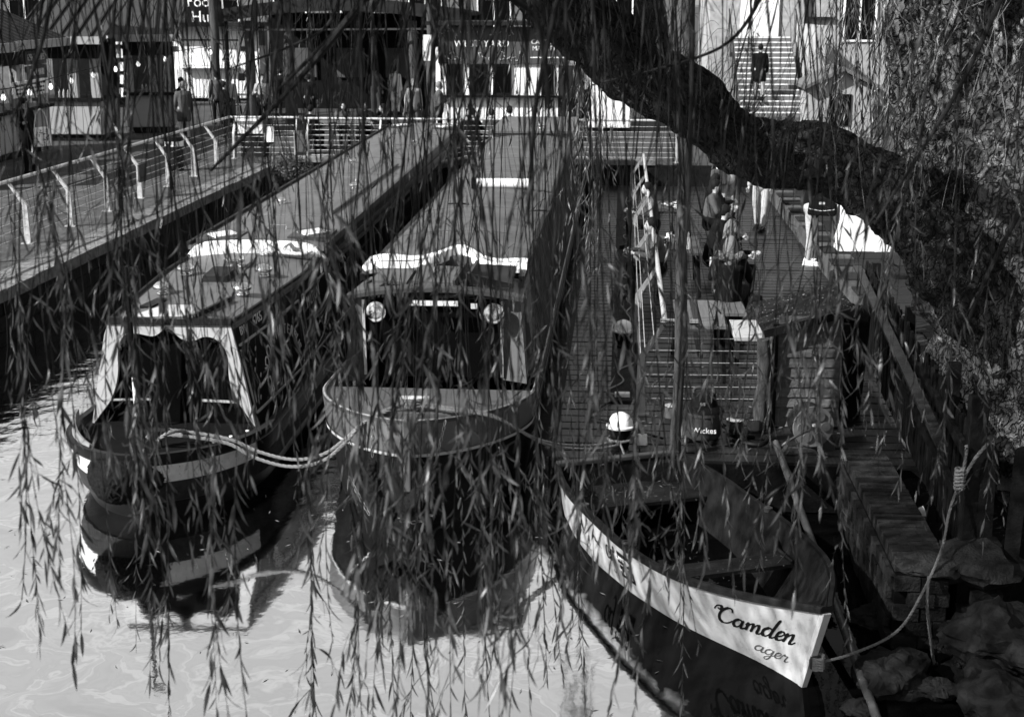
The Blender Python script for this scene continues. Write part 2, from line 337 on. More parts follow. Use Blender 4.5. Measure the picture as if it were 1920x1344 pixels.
# quay wall of stone blocks with coping slabs
qw = struct('quay_wall', MB().box(QX - 0.62, QX - 0.06, 2, 35.4, -1.5, 0.86), MORTAR)
blk = MB().box(-0.08, 0.06, -0.29, 0.29, -0.105, 0.105).mesh('stone_block', QSTONE)
pl = []
for c in range(4):
    y = 12.0 + (0.3 if c % 2 else 0)
    while y < 35:
        pl.append((QX - 0.05 + random.uniform(-0.015, 0.015), y, 0.74 - c * 0.22, (random.uniform(-.01, .01), 0, random.uniform(-.015, .015)))); y += 0.6
copies('stone_block', blk, pl, qw)
cop = MB().box(-0.31, 0.34, -0.495, 0.495, -0.09, 0.09); copm = cop.mesh('coping_slab', COPING)
copies('coping_slab', copm, [(QX - 0.3 + random.uniform(-.01, .01), 4.5 + i * 1.0, 0.925 + random.uniform(-.008, .008), (random.uniform(-.008, .008), random.uniform(-.01, .01), 0)) for i in range(31)], qw)
# far quay wall
fq = struct('far_quay_wall', MB().box(QX - 0.06, 6, 35.25, 35.4, -1.5, 1.02), QSTONE)
copies('coping_slab', MB().box(-0.6, 0.6, -0.25, 0.25, -0.06, 0.06).mesh('far_coping_slab', COPING), [(QX + 0.6 + i * 1.215, 35.45, 1.09) for i in range(8)], fq)

# floating pontoon, slotted deck rows
PZ = 0.5
pont = struct('pontoon_deck', MB().box(-0.62, 3.45, 13.45, 41.0, 0.06, PZ - 0.035), M('pontoon_float', 0.006, 0.6, 0.4, 5, 0.3, 30))
n_rows = 109
rowL = MB().box(-0.275, 0.275, -0.106, 0.106, -0.03, 0.0).mesh('deck_board', SLOT)
rowR = MB().box(-1.62, 1.62, -0.106, 0.106, -0.03, 0.0).mesh('deck_board', SLOT)
copies('deck_board', rowL, [(-0.345, 13.6 + i * 0.25, PZ + random.uniform(-.004, .003)) for i in range(n_rows)], pont)
copies('deck_board', rowR, [(1.88, 13.6 + i * 0.25, PZ + random.uniform(-.004, .003)) for i in range(n_rows)], pont)
copies('walkway_strip', MB().box(-0.155, 0.155, -0.99, 0.99, -0.03, 0.004).mesh('walkway_strip', GRIT), [(0.09, 16.6 + i * 2.0, PZ) for i in range(13)], pont)
rows0 = MB().box(-0.155, 0.155, -0.106, 0.106, -0.03, 0.0).mesh('deck_board', SLOT)
copies('deck_board', rows0, [(0.09, 13.6 + i * 0.25, PZ) for i in range(8)], pont)
MB().box(-0.66, 3.47, 13.36, 13.45, 0.02, 0.51).build('edge_beam', DARKWOOD, pont)
MB().box(-0.68, -0.622, 13.45, 41, 0.1, 0.515).build('edge_beam', DARKWOOD, pont)
# right bank: paving behind the fence, and the dark slope at the water's edge
struct('bank_paving', MB().box(3.5, 60, 13.2, 35.38, -1.5, 0.78), PAVER)
sl = MB()
slabm = MB().box(-0.44, 0.44, -0.29, 0.29, -0.05, 0.0).mesh('paving_slab', M('bank_slab', 0.018, 0.8, 0.3, 3, 0.4, 40, objvar=0.25))
copies('paving_slab', slabm, [(3.98 + i * 0.9 + (0.45 if j % 2 else 0), 13.6 + j * 0.6, 0.81 + random.uniform(-.004, .004)) for i in range(5) for j in range(34)], bpy.data.objects['bank_paving'])
def bank_h(x, y):
    e = (x - 1.98 + 0.10 * (y - 9.5)) / 1.3
    h = -0.45 + 0.75 * min(1, max(0, e)) + max(0, e - 0.8) * 0.18
    return h + 0.16 * mnoise.fractal(Vector((x * 1.6, y * 1.6, 0.3)), 1.0, 2.0, 4)
gx, gy = 60, 90
bk = MB(); bk.add([(1.5 + 6.5 * i / gx, 5.5 + 8.0 * j / gy, bank_h(1.5 + 6.5 * i / gx, 5.5 + 8.0 * j / gy)) for j in range(gy + 1) for i in range(gx + 1)],
                  [(j * (gx + 1) + i, j * (gx + 1) + i + 1, (j + 1) * (gx + 1) + i + 1, (j + 1) * (gx + 1) + i) for j in range(gy) for i in range(gx)])
struct('bank_slope', bk, SOIL, smooth=True)

# ------------------------------------------------------------------ buildings behind
def windows(root, rects, y, mat_frame=WHITE, mat_pane=GLASS, d=0.08):
    for (x0, x1, z0, z1) in rects:
        f = MB()
        for a in ((x0, x1, z0, z0 + .07), (x0, x1, z1 - .07, z1), (x0, x0 + .07, z0 + .07, z1 - .07), (x1 - .07, x1, z0 + .07, z1 - .07), ((x0 + x1) / 2 - .03, (x0 + x1) / 2 + .03, z0 + .07, z1 - .07)):
            f.box(a[0], a[1], y - d, y, a[2], a[3])
        wo = f.build('window', mat_frame, root)
        MB().box(x0 + .05, x1 - .05, y - d * .5, y - d * .4, z0 + .05, z1 - .05).build('pane', mat_pane, wo)
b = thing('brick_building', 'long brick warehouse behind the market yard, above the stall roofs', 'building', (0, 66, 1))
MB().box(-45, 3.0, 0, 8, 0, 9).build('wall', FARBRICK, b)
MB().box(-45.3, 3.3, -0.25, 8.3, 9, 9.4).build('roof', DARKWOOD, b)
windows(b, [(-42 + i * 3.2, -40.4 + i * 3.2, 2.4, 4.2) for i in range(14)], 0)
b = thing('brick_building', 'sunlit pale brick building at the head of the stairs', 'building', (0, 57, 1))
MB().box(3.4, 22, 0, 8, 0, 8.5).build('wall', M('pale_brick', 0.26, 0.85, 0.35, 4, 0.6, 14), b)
MB().box(3.2, 22.2, -0.2, 8.2, 8.5, 8.8).build('roof', DARKWOOD, b)
MB().box(4.6, 6.1, -0.08, 0, 2.7, 4.9).build('door', M('pale_door', 0.75, 0.5, 0.1, 4), b)
MB().tube([(7.15, -0.12, 0.5), (7.15, -0.12, 8.3)], 0.07).build('drainpipe', DARK, b, True)
MB().bar((7.15, -0.12, 3.4), (8.3, -0.12, 3.4), 0.1, 0.1).build('drainpipe', DARK, b)
windows(b, [(8.6, 9.9, 2.5, 4.2), (11, 12.3, 2.5, 4.2), (14, 15.3, 2.5, 4.2)], 0)
# stairs with pale nosings
st = thing('staircase', 'wide outdoor staircase with white edged steps climbing to the building', 'staircase', (5.35, 51.0, 1))
for i in range(15):
    s_ = MB().box(-1.1 - 0.02 * i, 1.15, i * 0.34, 5.4, i * 0.18, (i + 1) * 0.18 - 0.002).build('step', M('stair_stone', 0.12, 0.8, 0.3, 6, 0.3, 50), st)
    MB().box(-1.08, 1.1, i * 0.34 - 0.012, i * 0.34 + 0.05, (i + 1) * 0.18 - 0.03, (i + 1) * 0.18 + 0.006).build('nosing', WHITE, s_)
for x in (-1.25, 1.3):
    h = MB(); h.tube([(x, -0.2, 1.0), (x, 5.2, 3.75)], 0.03, 6)
    for k in range(5): h.tube([(x, 0.1 + k * 1.2, 0.18 * k * 3.4), (x, 0.1 + k * 1.2, 1.1 + 0.61 * k)], 0.025, 6)
    h.build('handrail', DARK, st)
MB().box(1.4, 1.75, -0.3, 5.4, 0, 3.2).build('side_wall', M('stair_wall', 0.3, 0.8, 0.25, 4, 0.3, 40), st)

# market hut: white clad container with a hatch ("Food Hut")
hut = thing('market_hut', 'bright white clad hut with serving shelf and sign above, beside the bookshelf', 'hut', (-16.9, 57.5, 1))
MB().box(-2.1, 1.95, 0, 2.5, 0.15, 3.05).build('body', CORR, hut)
rb = MB()
for i in range(27): rb.box(-2.08 + i * 0.15, -2.0 + i * 0.15, -0.035, 0, 0.2, 1.35)
tag(rb.build('cladding', CORR, hut), kind='stuff')
MB().box(-1.35, 1.0, -0.06, 0.02, 1.5, 2.45).build('shutter', M('white_shutter', 0.68, 0.4, 0.06, 3), hut)
MB().box(-1.4, 1.1, -0.4, 0, 1.38, 1.45).build('shelf', WHITE, hut)
MB().bar((-1.4, -0.05, 2.5), (1.1, -0.05, 2.5), 0.06, 0.05).build('rail', DARK, hut)
for x in (-1.7, 1.4): MB().box(x - .22, x + .22, -0.03, 0, 2.05, 2.25).build('vent', MIDGREY, hut)
MB().box(-2.35, 2.2, -0.7, 2.6, 3.05, 3.2).build('roof', DARK, hut)
MB().box(1.97, 2.25, -0.1, 0.3, 0, 3.05).build('corner_post', MIDGREY, hut)
sg = MB().box(-0.85, 0.6, -0.8, -0.72, 3.05, 4.4).build('sign_board', PANELDK, hut)
text('lettering', 'Food', 0.62, LETTER, sg, frame_m((-0.1, -0.82, 4.02), (1, 0, 0), (0, 0, 1)))
text('lettering', 'Hut', 0.62, LETTER, sg, frame_m((-0.1, -0.82, 3.42), (1, 0, 0), (0, 0, 1)))
# book/vinyl display rack, white covers on dark shelves
rk = thing('display_rack', 'tall dark display rack filled with pale framed prints left of the white hut', 'display rack', (-19.9, 54, 1))
MB().box(-1.15, 1.15, 0, 0.3, 0, 4.1).build('back_panel', PANELDK, rk)
for j in range(7):
    MB().box(-1.15, 1.15, -0.2, 0, 0.35 + j * 0.5, 0.41 + j * 0.5).build('shelf', DARKWOOD, rk)
    x = -1.05
    while x < 1.0:
        wd = random.uniform(0.16, 0.4)
        if random.random() < 0.8 and x + wd < 1.12:
            MB().box(x, x + wd, -0.12, -0.04, 0.412 + j * 0.5, 0.45 + j * 0.5 + random.uniform(0.28, 0.36)).build('framed_print', random.choice([WHITE, WHITE, WHITE_DIRTY, LETTERGREY]), rk)
        x += wd + 0.05
# canopy pavilion in the middle
pv = thing('market_pavilion', 'dark open pavilion with deep curved fascia behind the seating area', 'pavilion', (-9.3, 47, 1))
pts = [(-4.3 + i * 0.75, 3.35 + 0.38 * math.sin(math.pi * (i / 11.0))) for i in range(12)]
fa = MB(); fa.slab([(x, 0, z) for x, z in pts] + [(x, 0, z + 0.42) for x, z in reversed(pts)], (0, 0.12, 0)); fa.build('fascia', DARK, pv)
MB().slab([(x, 0.12, z + 0.2) for x, z in pts] + [(x, 0.12, z + 0.3) for x, z in reversed(pts)], (0, 7, 0)).build('roof', DARKWOOD, pv)
MB().box(-4.3, 4.0, 7, 7.2, 0, 3.6).build('back_wall', INSIDE, pv)
for x in (-4.1, -1.2, 0.9, 3.7): MB().tube([(x, 0.3, 0), (x, 0.3, 3.5)], 0.07).build('post', DARK, pv, True)
for x in (-3.4, 2.2): MB().tube([(x, 0.6, 0), (x, 0.6, 3.4)], 0.16, 10).build('post', BARKPOST, pv, True)
for i in range(4): MB().box(-3.6 + i * 1.9, -2.5 + i * 1.9, 6.9, 6.99, 1.2, 2.3).build('notice_board', SIGNGREY, pv)
MB().bar((-4, 0.1, 3.1), (4, 0.1, 3.15), 0.05, 0.06).build('beam', MIDGREY, pv)

# West Yard container
wy = thing('container_kiosk', 'white container kiosk with dark printed signboard above its serving windows', 'kiosk', (-2.6, 45.2, 1))
MB().box(-3.4, 2.9, 0, 2.4, 0.12, 2.6).build('body', CORR, wy)
rb = MB()
for i in range(39): rb.box(-3.38 + i * 0.16, -3.30 + i * 0.16, -0.035, 0, 0.14, 1.05)
tag(rb.build('cladding', CORR, wy), kind='stuff')
sg = MB().box(-3.3, 0.85, -0.1, -0.02, 2.1, 3.25).build('sign_board', SIGNGREY, wy)
text('lettering', 'WEST YARD', 0.30, LETTER, sg, frame_m((-1.9, -0.11, 2.72), (1, 0, 0), (0, 0, 1)), space=1.1)
text('lettering', 'CAMDEN', 0.2, LETTER, sg, frame_m((0.1, -0.11, 2.78), (1, 0, 0), (0, 0, 1)))
text('lettering', 'MARKET', 0.2, LETTER, sg, frame_m((0.1, -0.11, 2.58), (1, 0, 0), (0, 0, 1)))
dm = MB(); random.seed(3)
for i in range(46):
    x, z = random.uniform(-3.2, -0.5), random.choice([random.uniform(2.15, 2.45), random.uniform(2.98, 3.2)])
    a = random.uniform(0, 3.1); l_ = random.uniform(0.06, 0.16)
    dm.bar((x, -0.103, z), (x + math.cos(a) * l_, -0.103, z + math.sin(a) * l_), 0.01, random.uniform(0.02, 0.06), up=(0, 1, 0))
dm.bar((-0.35, -0.103, 2.3), (0.8, -0.103, 2.3), 0.008, 0.03)
tag(dm.build('printed_marks', LETTER, sg), kind='stuff')
for x0, x1 in ((-3.05, -2.55), (-2.3, -1.7), (-1.55, -0.95), (0.0, 0.4)):
    fr = MB().box(x0, x1, -0.06, 0.0, 1.12, 2.08).build('window', PANELDK, wy)
    MB().box(x0 + .06, x1 - .06, -0.07, -0.06, 1.2, 2.02).build('pane', GLASS, fr)
MB().box(-3.35, 0.7, -0.3, 0, 1.05, 1.11).build('counter', DARKWOOD, wy)
MB().box(0.55, 1.4, -0.05, 0, 0.12, 2.05).build('door', DARK, wy)
MB().box(-3.7, 3.1, -0.5, 2.6, 3.3, 3.42).build('roof', DARK, wy)
MB().box(1.5, 2.85, -0.55, -0.05, 0.15, 1.25).build('counter_front', WHITE, wy)
MB().box(-3.75, -3.45, -0.4, -0.35, 2.2, 3.0).build('hanging_panel', WHITE, wy)

# right hand hut roof near stairs and tall dark shelter
kh = thing('gabled_hut', 'small gabled wooden hut at the foot of the stairs', 'hut', (6.6, 43.5, 1))
MB().slab([(-.9, 0, 0), (1.0, 0, 0), (1.0, 0, 1.5), (.05, 0, 1.97), (-.9, 0, 1.5)], (0, 2.2, 0)).build('wall', PANEL, kh)
MB().slab([(-1.1, -0.3, 1.45), (0.05, -0.3, 2.0), (1.2, -0.3, 1.45), (1.2, -0.3, 1.55), (0.05, -0.3, 2.12), (-1.1, -0.3, 1.55)], (0, 2.8, 0)).build('roof', ROOFGREY, kh)
MB().box(-0.3, 0.35, -0.04, -0.003, 0.35, 1.3).build('window', GLASS, kh)
ks = thing('timber_shelter', 'dark timber shelter with flat roof right of the gabled hut', 'shelter', (9.6, 37.0, 1))
for x in (-1.6, 1.6):
    for y in (0, 2.2): MB().box(x - .07, x + .07, y - .07, y + .07, 0, 2.6).build('post', DARKWOOD, ks)
MB().box(-2.0, 2.0, -0.4, 2.6, 2.6, 2.75).build('roof', FELT, ks)
MB().box(-1.6, 1.6, 2.25, 2.3, 0, 2.6).build('back_panel', DARKWOOD, ks)
MB().box(-1.5, 1.5, -0.08, 0, 0.0, 1.0).build('counter', WHITE, ks)

# ------------------------------------------------------------------ food stalls on the left quay
def stall(name, label, x, y, rz, L, sign=None, menu=False):
    s = thing(name, label, 'food stall', (x, y, 1.0), rz, 'food stalls along the quay')
    # local: counter front faces +x, runs along y from 0 to L
    MB().box(-1.7, -0.02, 0, L, 0.16, 0.98).build('counter_body', PANEL, s)
    for k in range(int(L / 0.95) + 1):
        MB().box(-0.018, 0.0, 0.03 + k * 0.95, min(L - .02, 0.96 + k * 0.95), 0.18, 0.97).build('front_panel', PANEL, s)
    MB().box(-1.7, 0.12, -0.06, L + 0.06, 0.985, 1.06).build('counter_top', BLACK, s)
    MB().box(-1.65, -0.1, 0.1, L - .1, 0, 0.158).build('plinth', PANELDK, s)
    MB().box(-1.75, -1.6, 0, L, 1.06, 2.45).build('back_wall', PANELDK, s)
    for yy in (0.0, L * 0.52, L - 0.26): MB().box(-0.22, -0.02, yy, yy + 0.26, 1.062, 2.0).build('pillar', PANEL, s)
    MB().box(-0.25, -0.01, 0, L, 2.0, 2.5).build('header', PANELDK, s)
    # mono-pitch ribbed roof rising to the back
    rf = MB().hexa([(0.55, -0.35, 2.42), (0.55, L + .35, 2.42), (-2.1, L + .35, 3.35), (-2.1, -0.35, 3.35)],
                   [(0.55, -0.35, 2.5), (0.55, L + .35, 2.5), (-2.1, L + .35, 3.43), (-2.1, -0.35, 3.43)]).build('roof', MIDGREY, s)
    MB().box(0.552, 0.6, -0.36, L + .36, 2.36, 2.54).build('fascia', PANEL, s)
    k = -0.3
    while k < L + 0.3:
        MB().bar((0.54, k, 2.53), (-2.1, k, 3.46), 0.05, 0.05).build('roof_rib', DARK, rf); k += 0.45
    for q in range(3):
        c = thing('squeezy_bottle', ['white', 'pale', 'tall pale'][q] + ' sauce bottle on the counter of the ' + ('fish and chips' if sign else label.split(' food')[0]) + ' stall', 'bottle', (x, y, 0))
        c.matrix_world = Matrix.Translation((x, y, 1.0)) @ Matrix.Rotation(rz, 4, 'Z') @ Matrix.Translation((-0.12, L * 0.36 + q * 0.12, 1.272))
        MB().lathe([(0.001, 0), (0.035, 0), (0.035, 0.15), (0.02, 0.18)], 10).build('bottle_body', CLOTHL, c, True)
        MB().lathe([(0.02, 0.18), (0.012, 0.2), (0.004, 0.25)], 8).build('nozzle', WHITE, c, True)
    if sign:
        for i, t_ in enumerate(sign):
            bd = MB().box(0.0, 0.05, L - 1.6, L - .1, 1.98 - i * 0.33, 2.28 - i * 0.33).build('sign_board', SIGNGREY, s)
            text('lettering', t_, 0.21, LETTER, bd, frame_m((0.055, L - .85, 2.13 - i * 0.33), (0, 1, 0), (0, 0, 1)), space=1.0)
    if menu:
        mb_ = MB().box(0.0, 0.04, L - 2.6, L - .1, 1.3, 1.64).build('menu_board', WHITE, s)
        ml = MB(); random.seed(5)
        for i in range(3):
            yy = L - 2.4
            while yy < L - .4:
                l_ = random.uniform(0.06, 0.2); ml.box(0.041, 0.043, yy, yy + l_, 1.36 + i * 0.09, 1.40 + i * 0.09); yy += l_ + 0.05
        tag(ml.build('menu_print', LETTERBLACK, mb_), kind='stuff')
    s.scale = (1, 1, 1.2)
    return s
stall('food_stall', 'nearest food stall at the left edge, with the person queueing in front', -15.3, 28.4, 0, 4.9)
stall('food_stall', 'food stall with fish and chips sign and menu board above its counter', -15.85, 33.9, R(2), 4.4, ['FISH & CHIPS', 'CALAMARI'], True)
stall('food_stall', 'pale fronted food stall facing the bridge, under the string of bulbs', -17.3, 40.4, R(-88), 1.95)
stall('food_stall', 'farthest pale food stall, partly hidden by hanging willow', -15.5, 43.0, R(-75), 1.45)
# festoon lights
fl = thing('string_lights', 'string of white bulbs hanging in front of the food stalls', 'string lights')
fp = [(-15.6, 28.5, 3.1), (-14.7, 32.5, 3.0), (-14.8, 37, 3.15), (-14.5, 41.5, 3.4), (-13.6, 46, 3.6)]
fpath = catmull(fp, 6)
MB().tube(fpath, 0.012, 5).build('cable', PLASTICB, fl)
bm_ = MB().lathe([(0.012, 0), (0.02, -0.05), (0.055, -0.13), (0.055, -0.16), (0.03, -0.2), (0.002, -0.21)], 12).mesh('bulb', BULB, True)
cap_ = MB().lathe([(0.022, 0.01), (0.022, -0.07), (0.002, -0.072)], 8).mesh('socket', PLASTICB, True)
for p in fpath[2::2]:
    o = link('bulb', bm_, fl); o.location = p - Vector((0, 0, 0.06)); c = link('socket', cap_, o)

# ------------------------------------------------------------------ railings
def rail_post(name, parent, base, lean, h=1.02, lower=0.66, wmat=STEEL, tk=.026):
    """flat tapered post, bent inwards at the top"""
    bx, by, bz = base; lx, ly = lean; m = MB(); d = Vector((lx, ly, 0)).normalized(); s_ = Vector((-d.y, d.x, 0))
    def q(off, z, wd, tk): c = Vector((bx, by, bz + z)) + d * off; return [c - d * wd - s_ * tk, c + d * wd - s_ * tk, c + d * wd + s_ * tk, c - d * wd + s_ * tk]
    m.loft([q(0, 0, 0.055, tk), q(0, lower, 0.04, tk), q(0.25, h, 0.026, tk * .8)])
    m.hexa(q(0, 0, .1, .08), q(0, 0.015, .1, .08))
    return m.build(name, wmat, parent)
def wire(parent, a, b, r=0.005): MB().tube([a, b], r, 5).build('wire', STEEL, parent)
rl = thing('quay_railing', 'steel cable railing with bent posts along the left quay', 'railing')
RX = -10.1
for i in range(9): rail_post('post', rl, (RX, 19.0 + i * 1.9, 1.0), (-1, 0))
MB().tube([(RX - 0.27, 17.0, 2.06), (RX - 0.27, 36.6, 2.06)], 0.032, 10).build('top_rail', STEEL, rl, True)
for k in range(6):
    z = 0.16 + k * 0.14; off = 0 if z < .66 else -(z - .66) / .36 * .25
    wire(rl, (RX + off, 17.0, 1.0 + z), (RX + off, 36.6, 1.0 + z))
MB().box(RX + 0.05, RX + 0.08, 28.3, 28.75, 1.35, 1.72).build('notice', CLOTHG, rl)
rl = thing('quay_railing', 'short steel railing section with white notice at the far corner of the basin', 'railing')
for x in (-10.2, -8.55): rail_post('post', rl, (x, 36.2, 1.0), (0, 1))
MB().tube([(-10.35, 36.47, 2.06), (-8.5, 36.47, 2.06)], 0.032, 10).build('top_rail', STEEL, rl, True)
for k in range(6): wire(rl, (-10.2, 36.2 + (0 if k < 4 else .12 * (k - 3)), 1.16 + k * 0.14), (-8.55, 36.2 + (0 if k < 4 else .12 * (k - 3)), 1.16 + k * 0.14))
MB().box(-9.35, -9.1, 36.1, 36.12, 1.45, 1.85).build('notice', WHITE, rl)
rl = thing('quay_railing', 'long steel cable railing across the far end of the basin', 'railing')
for i in range(6): rail_post('post', rl, (-8.1 + i * 1.9, 35.6, 1.05), (0, 1))
MB().tube([(-8.2, 35.86, 2.09), (1.6, 35.86, 2.09)], 0.032, 10).build('top_rail', STEEL, rl, True)
for k in range(7): wire(rl, (-8.1, 35.6 + (0 if k < 4 else .09 * (k - 3)), 1.18 + k * 0.125), (1.5, 35.6 + (0 if k < 4 else .09 * (k - 3)), 1.18 + k * 0.125), 0.007)
rl = thing('pontoon_railing', 'steel cable railing with bent posts along the pontoon seating', 'railing')
for i in range(6): rail_post('post', rl, (0.27, 15.1 + i * 3.45, PZ), (1, 0), h=1.05, wmat=M('weathered_steel', .26, .5, .4, 12, .2, 60, metal=.3) if i else MIDGREY, tk=.010)
MB().tube([(0.52, 15.05, 1.58), (0.52, 32.5, 1.58)], 0.03, 10).build('top_rail', STEEL, rl, True)
MB().tube([(0.47, 15.05, 1.58), (0.9, 15.05, 1.58)], 0.036, 10).build('end_rail', CHROME, rl, True)
for k in range(6):
    z = 0.16 + k * 0.14; off = 0 if z < .66 else (z - .66) / .36 * .25
    wire(rl, (0.27 + off, 15.1, PZ + z), (0.27 + off, 32.5, PZ + z)); wire(rl, (0.30 + off, 15.1, PZ + z + .02), (1.72, 15.35, PZ + z - .03), 0.004)
MB().box(1.69, 1.79, 15.3, 15.4, PZ, 1.6).build('end_post', DARKWOOD, rl)

# ================================================================== NARROWBOATS
def outline(half, tip, Lb, L, p=2.0, q=0.62, n=14):
    """plan outline from aft left round the bow to aft right; bow tip at y=tip"""
    pts = []
    ys = [tip + Lb * (1 - math.cos(math.pi / 2 * k / n)) for k in range(n + 1)]
    def g(y): u = min(1, (y - tip) / Lb); return half * (1 - (1 - u) ** p) ** q
    right = [(g(y), y) for y in ys] + [(half, y) for y in np.linspace(tip + Lb, L, 12)[1:]]
    return [(-x, y) for x, y in reversed(right[1:])] + right
def hull_band(levels, i0, i1, sheer, **k):
    m = MB(); rings = []
    for (z, half, tip) in levels[i0:i1 + 1]:
        rings.append([(x, y, z + sheer(y) * max(0, z) ) for x, y in outline(half, tip, **k)])
    return m.loft(rings, closed=False)
def cap_level(level, sheer, dz=0, inset=0.0, y1=None, **k):
    z, half, tip = level; o = outline(half - inset, tip + inset, **k)
    if y1 is not None: o = [p for p in o if p[1] <= y1]
    return [(x, y, z + sheer(y) * max(0, z) + dz) for x, y in o]
def rope(m, pts, r=0.018, n=10, strands=3):
    """laid rope: three strands twisted round the path"""
    path = catmull(pts, n); ln = 0; a = Vector((0, 0, 1))
    cl = [0]
    for p, q in zip(path, path[1:]): cl.append(cl[-1] + (q - p).length)
    total = cl[-1]; k = max(8, int(total / (r * 1.6)))
    fine = []
    j = 0
    for i in range(k + 1):
        d = total * i / k
        while j < len(cl) - 2 and cl[j + 1] < d: j += 1
        t = (d - cl[j]) / max(1e-6, cl[j + 1] - cl[j]); fine.append(path[j].lerp(path[j + 1], t))
    for s in range(strands):
        pp = []
        for i, p in enumerate(fine):
            d = (fine[min(i + 1, k)] - fine[max(i - 1, 0)]).normalized(); u = d.cross(Vector((0.13, 0.2, 0.97))).normalized(); v = d.cross(u)
            an = 2 * math.pi * (s / strands + i * 0.17); pp.append(p + (u * math.cos(an) + v * math.sin(an)) * r * 0.5)
        m.tube(pp, r * 0.62, 5)
    return m
def sub_mesh(src, faces):
    ids = sorted({i for f in faces for i in f}); mp_ = {i: k for k, i in enumerate(ids)}; m = MB(); m.v = [src.v[i] for i in ids]; m.f = [tuple(mp_[i] for i in f) for f in faces]; return m
def vent_mesh():
    return MB().lathe([(0.001, 0), (0.07, 0), (0.07, 0.02), (0.045, 0.025), (0.045, 0.06), (0.10, 0.062), (0.11, 0.075), (0.10, 0.105), (0.065, 0.135), (0.02, 0.148), (0.001, 0.15)], 20).mesh('mushroom_vent', CHROME, True)
VENT = vent_mesh()

# ------------------------------ left boat: trip boat with white cratch board
nb = thing('narrowboat', 'dark narrowboat with white framed black front and lettered side, nearest the left quay', 'narrowboat', (-4.69, 11.72, 0), R(0.5), 'narrowboats moored side by side')
K1 = dict(Lb=1.5, L=23.4, p=2.0, q=0.58)
sh1 = lambda y: 0.15 * max(0, 1 - (y - .7) / 2.4) ** 1.6
lv1 = [(-0.45, 0.86, 1.3), (0.0, 0.95, 1.0), (0.17, 1.0, .90), (0.18, 1.02, .88), (0.38, 1.03, .80), (0.55, 1.05, .74), (0.59, 1.07, .70), (0.66, 1.07, .70)]
hull_band(lv1, 0, 2, sh1, **K1).build('hull', BLACK, nb, True)
hull_band(lv1, 2, 4, sh1, **K1).build('rubbing_strake', M('worn_strake', .022, .5, .5, 9, .3, 40), nb, True)
# side band: white flashes at the bow, dark further aft
band = hull_band(lv1, 4, 5, sh1, **K1)
nO = len(outline(1, 0, **K1)); white_f = [f for f in band.f if max(band.v[i][1] for i in f) < 1.85]; dark_f = [f for f in band.f if max(band.v[i][1] for i in f) >= 1.85]
bw_ = sub_mesh(band, white_f); bw_.build('bow_flash', WHITE_DIRTY, nb, True)
bd_ = sub_mesh(band, dark_f); bd_.build('side_band', BLACK, nb, True)
gun = hull_band(lv1, 5, 7, sh1, **K1); gun.build('gunwale', BLACK, nb, True)
top = cap_level(lv1[7], sh1, 0, 0, None, **K1); inn = cap_level(lv1[7], sh1, -0.05, 0.12, None, **K1)
gt = MB(); gt.loft([top, cap_level(lv1[7], sh1, 0.0, 0.07, None, **K1), inn], closed=False); gt.build('gunwale_top', DARK, nb, True)
dk = cap_level(lv1[7], sh1, -0.045, 0.10, 2.7, **K1); MB().add(dk, [tuple(range(len(dk)))]).build('fore_deck', M('brown_deck', 0.006, 0.9, 0.3, 8, 0.2, 60), nb)
for s in (-1,):  # raised pale bulwark at the left shoulder
    pts = [p for p in cap_level(lv1[7], sh1, 0, 0.05, 2.0, **K1) if (p[0] * s > 0.45)]
    m = MB(); m.loft([[(x, y, z + 0.002) for x, y, z in pts], [(x * 0.985, y + .01, z + 0.02 + 0.14 * min(1, max(0, (y - .9) / 0.8))) for x, y, z in pts], [(x * 0.955, y + .02, z + 0.015 + 0.14 * min(1, max(0, (y - .9) / 0.8))) for x, y, z in pts], [(x * 0.95, y + .02, z - 0.01) for x, y, z in pts]], closed=False)
    m.build('bulwark', M('pale_bulwark', 0.16, 0.5, 0.3, 8, 0.2, 50), nb, True)
# cratch: sloping white board with a big shaped opening, canvas behind
def cr(u, v, off=0.0):   # u -1..1 across, v 0..1 up the board
    hw = 0.89 + (0.675 - 0.89) * v; y = 2.15 + 0.04 * v; z = 0.62 + 1.10 * v
    n_ = Vector((0, -1.1, 0.04)).normalized(); return Vector((u * hw, y, z)) + n_ * off
cut = [(-0.985, 0.0), (-0.90, 0.12), (-0.80, 0.25), (-0.745, 0.42), (-0.74, 0.58), (-0.765, 0.72), (-0.74, 0.84), (-0.64, 0.905), (-0.45, 0.905), (-0.25, 0.885), (-0.12, 0.93), (-0.035, 0.985),
       (0.06, 0.935), (0.2, 0.86), (0.36, 0.845), (0.52, 0.885), (0.68, 0.875), (0.80, 0.80), (0.835, 0.68), (0.80, 0.52), (0.80, 0.38), (0.86, 0.24), (0.93, 0.12), (1.0, 0.0)]
cutS = [(p.x, p.y) for p in catmull([(a, b_, 0) for a, b_ in cut], 4)]
m = MB(); n = len(cutS)
def edge_pt(k):
    a, b_ = cutS[k]
    if k < n * 0.26: return (-1.0, b_ * 1.06)
    if k > n * 0.80: return (1.0, b_ * 1.12 if b_ < .8 else b_)
    return (None, 1.0)
outer = []
ks = [k for k in range(n)]
for k in ks:
    e = edge_pt(k)
    if e[0] is None:
        t = (k - n * 0.26) / (n * 0.54); outer.append((-1 + 2 * max(0, min(1, t)), 1.0))
    else: outer.append((e[0], min(1.0, e[1])))
fr_, bk_ = 0.03, -0.02
ring_i = [cr(a, b_, fr_) for a, b_ in cutS]; ring_o = [cr(a, b_, fr_) for a, b_ in outer]
ring_ib = [cr(a, b_, bk_) for a, b_ in cutS]; ring_ob = [cr(a, b_, bk_) for a, b_ in outer]
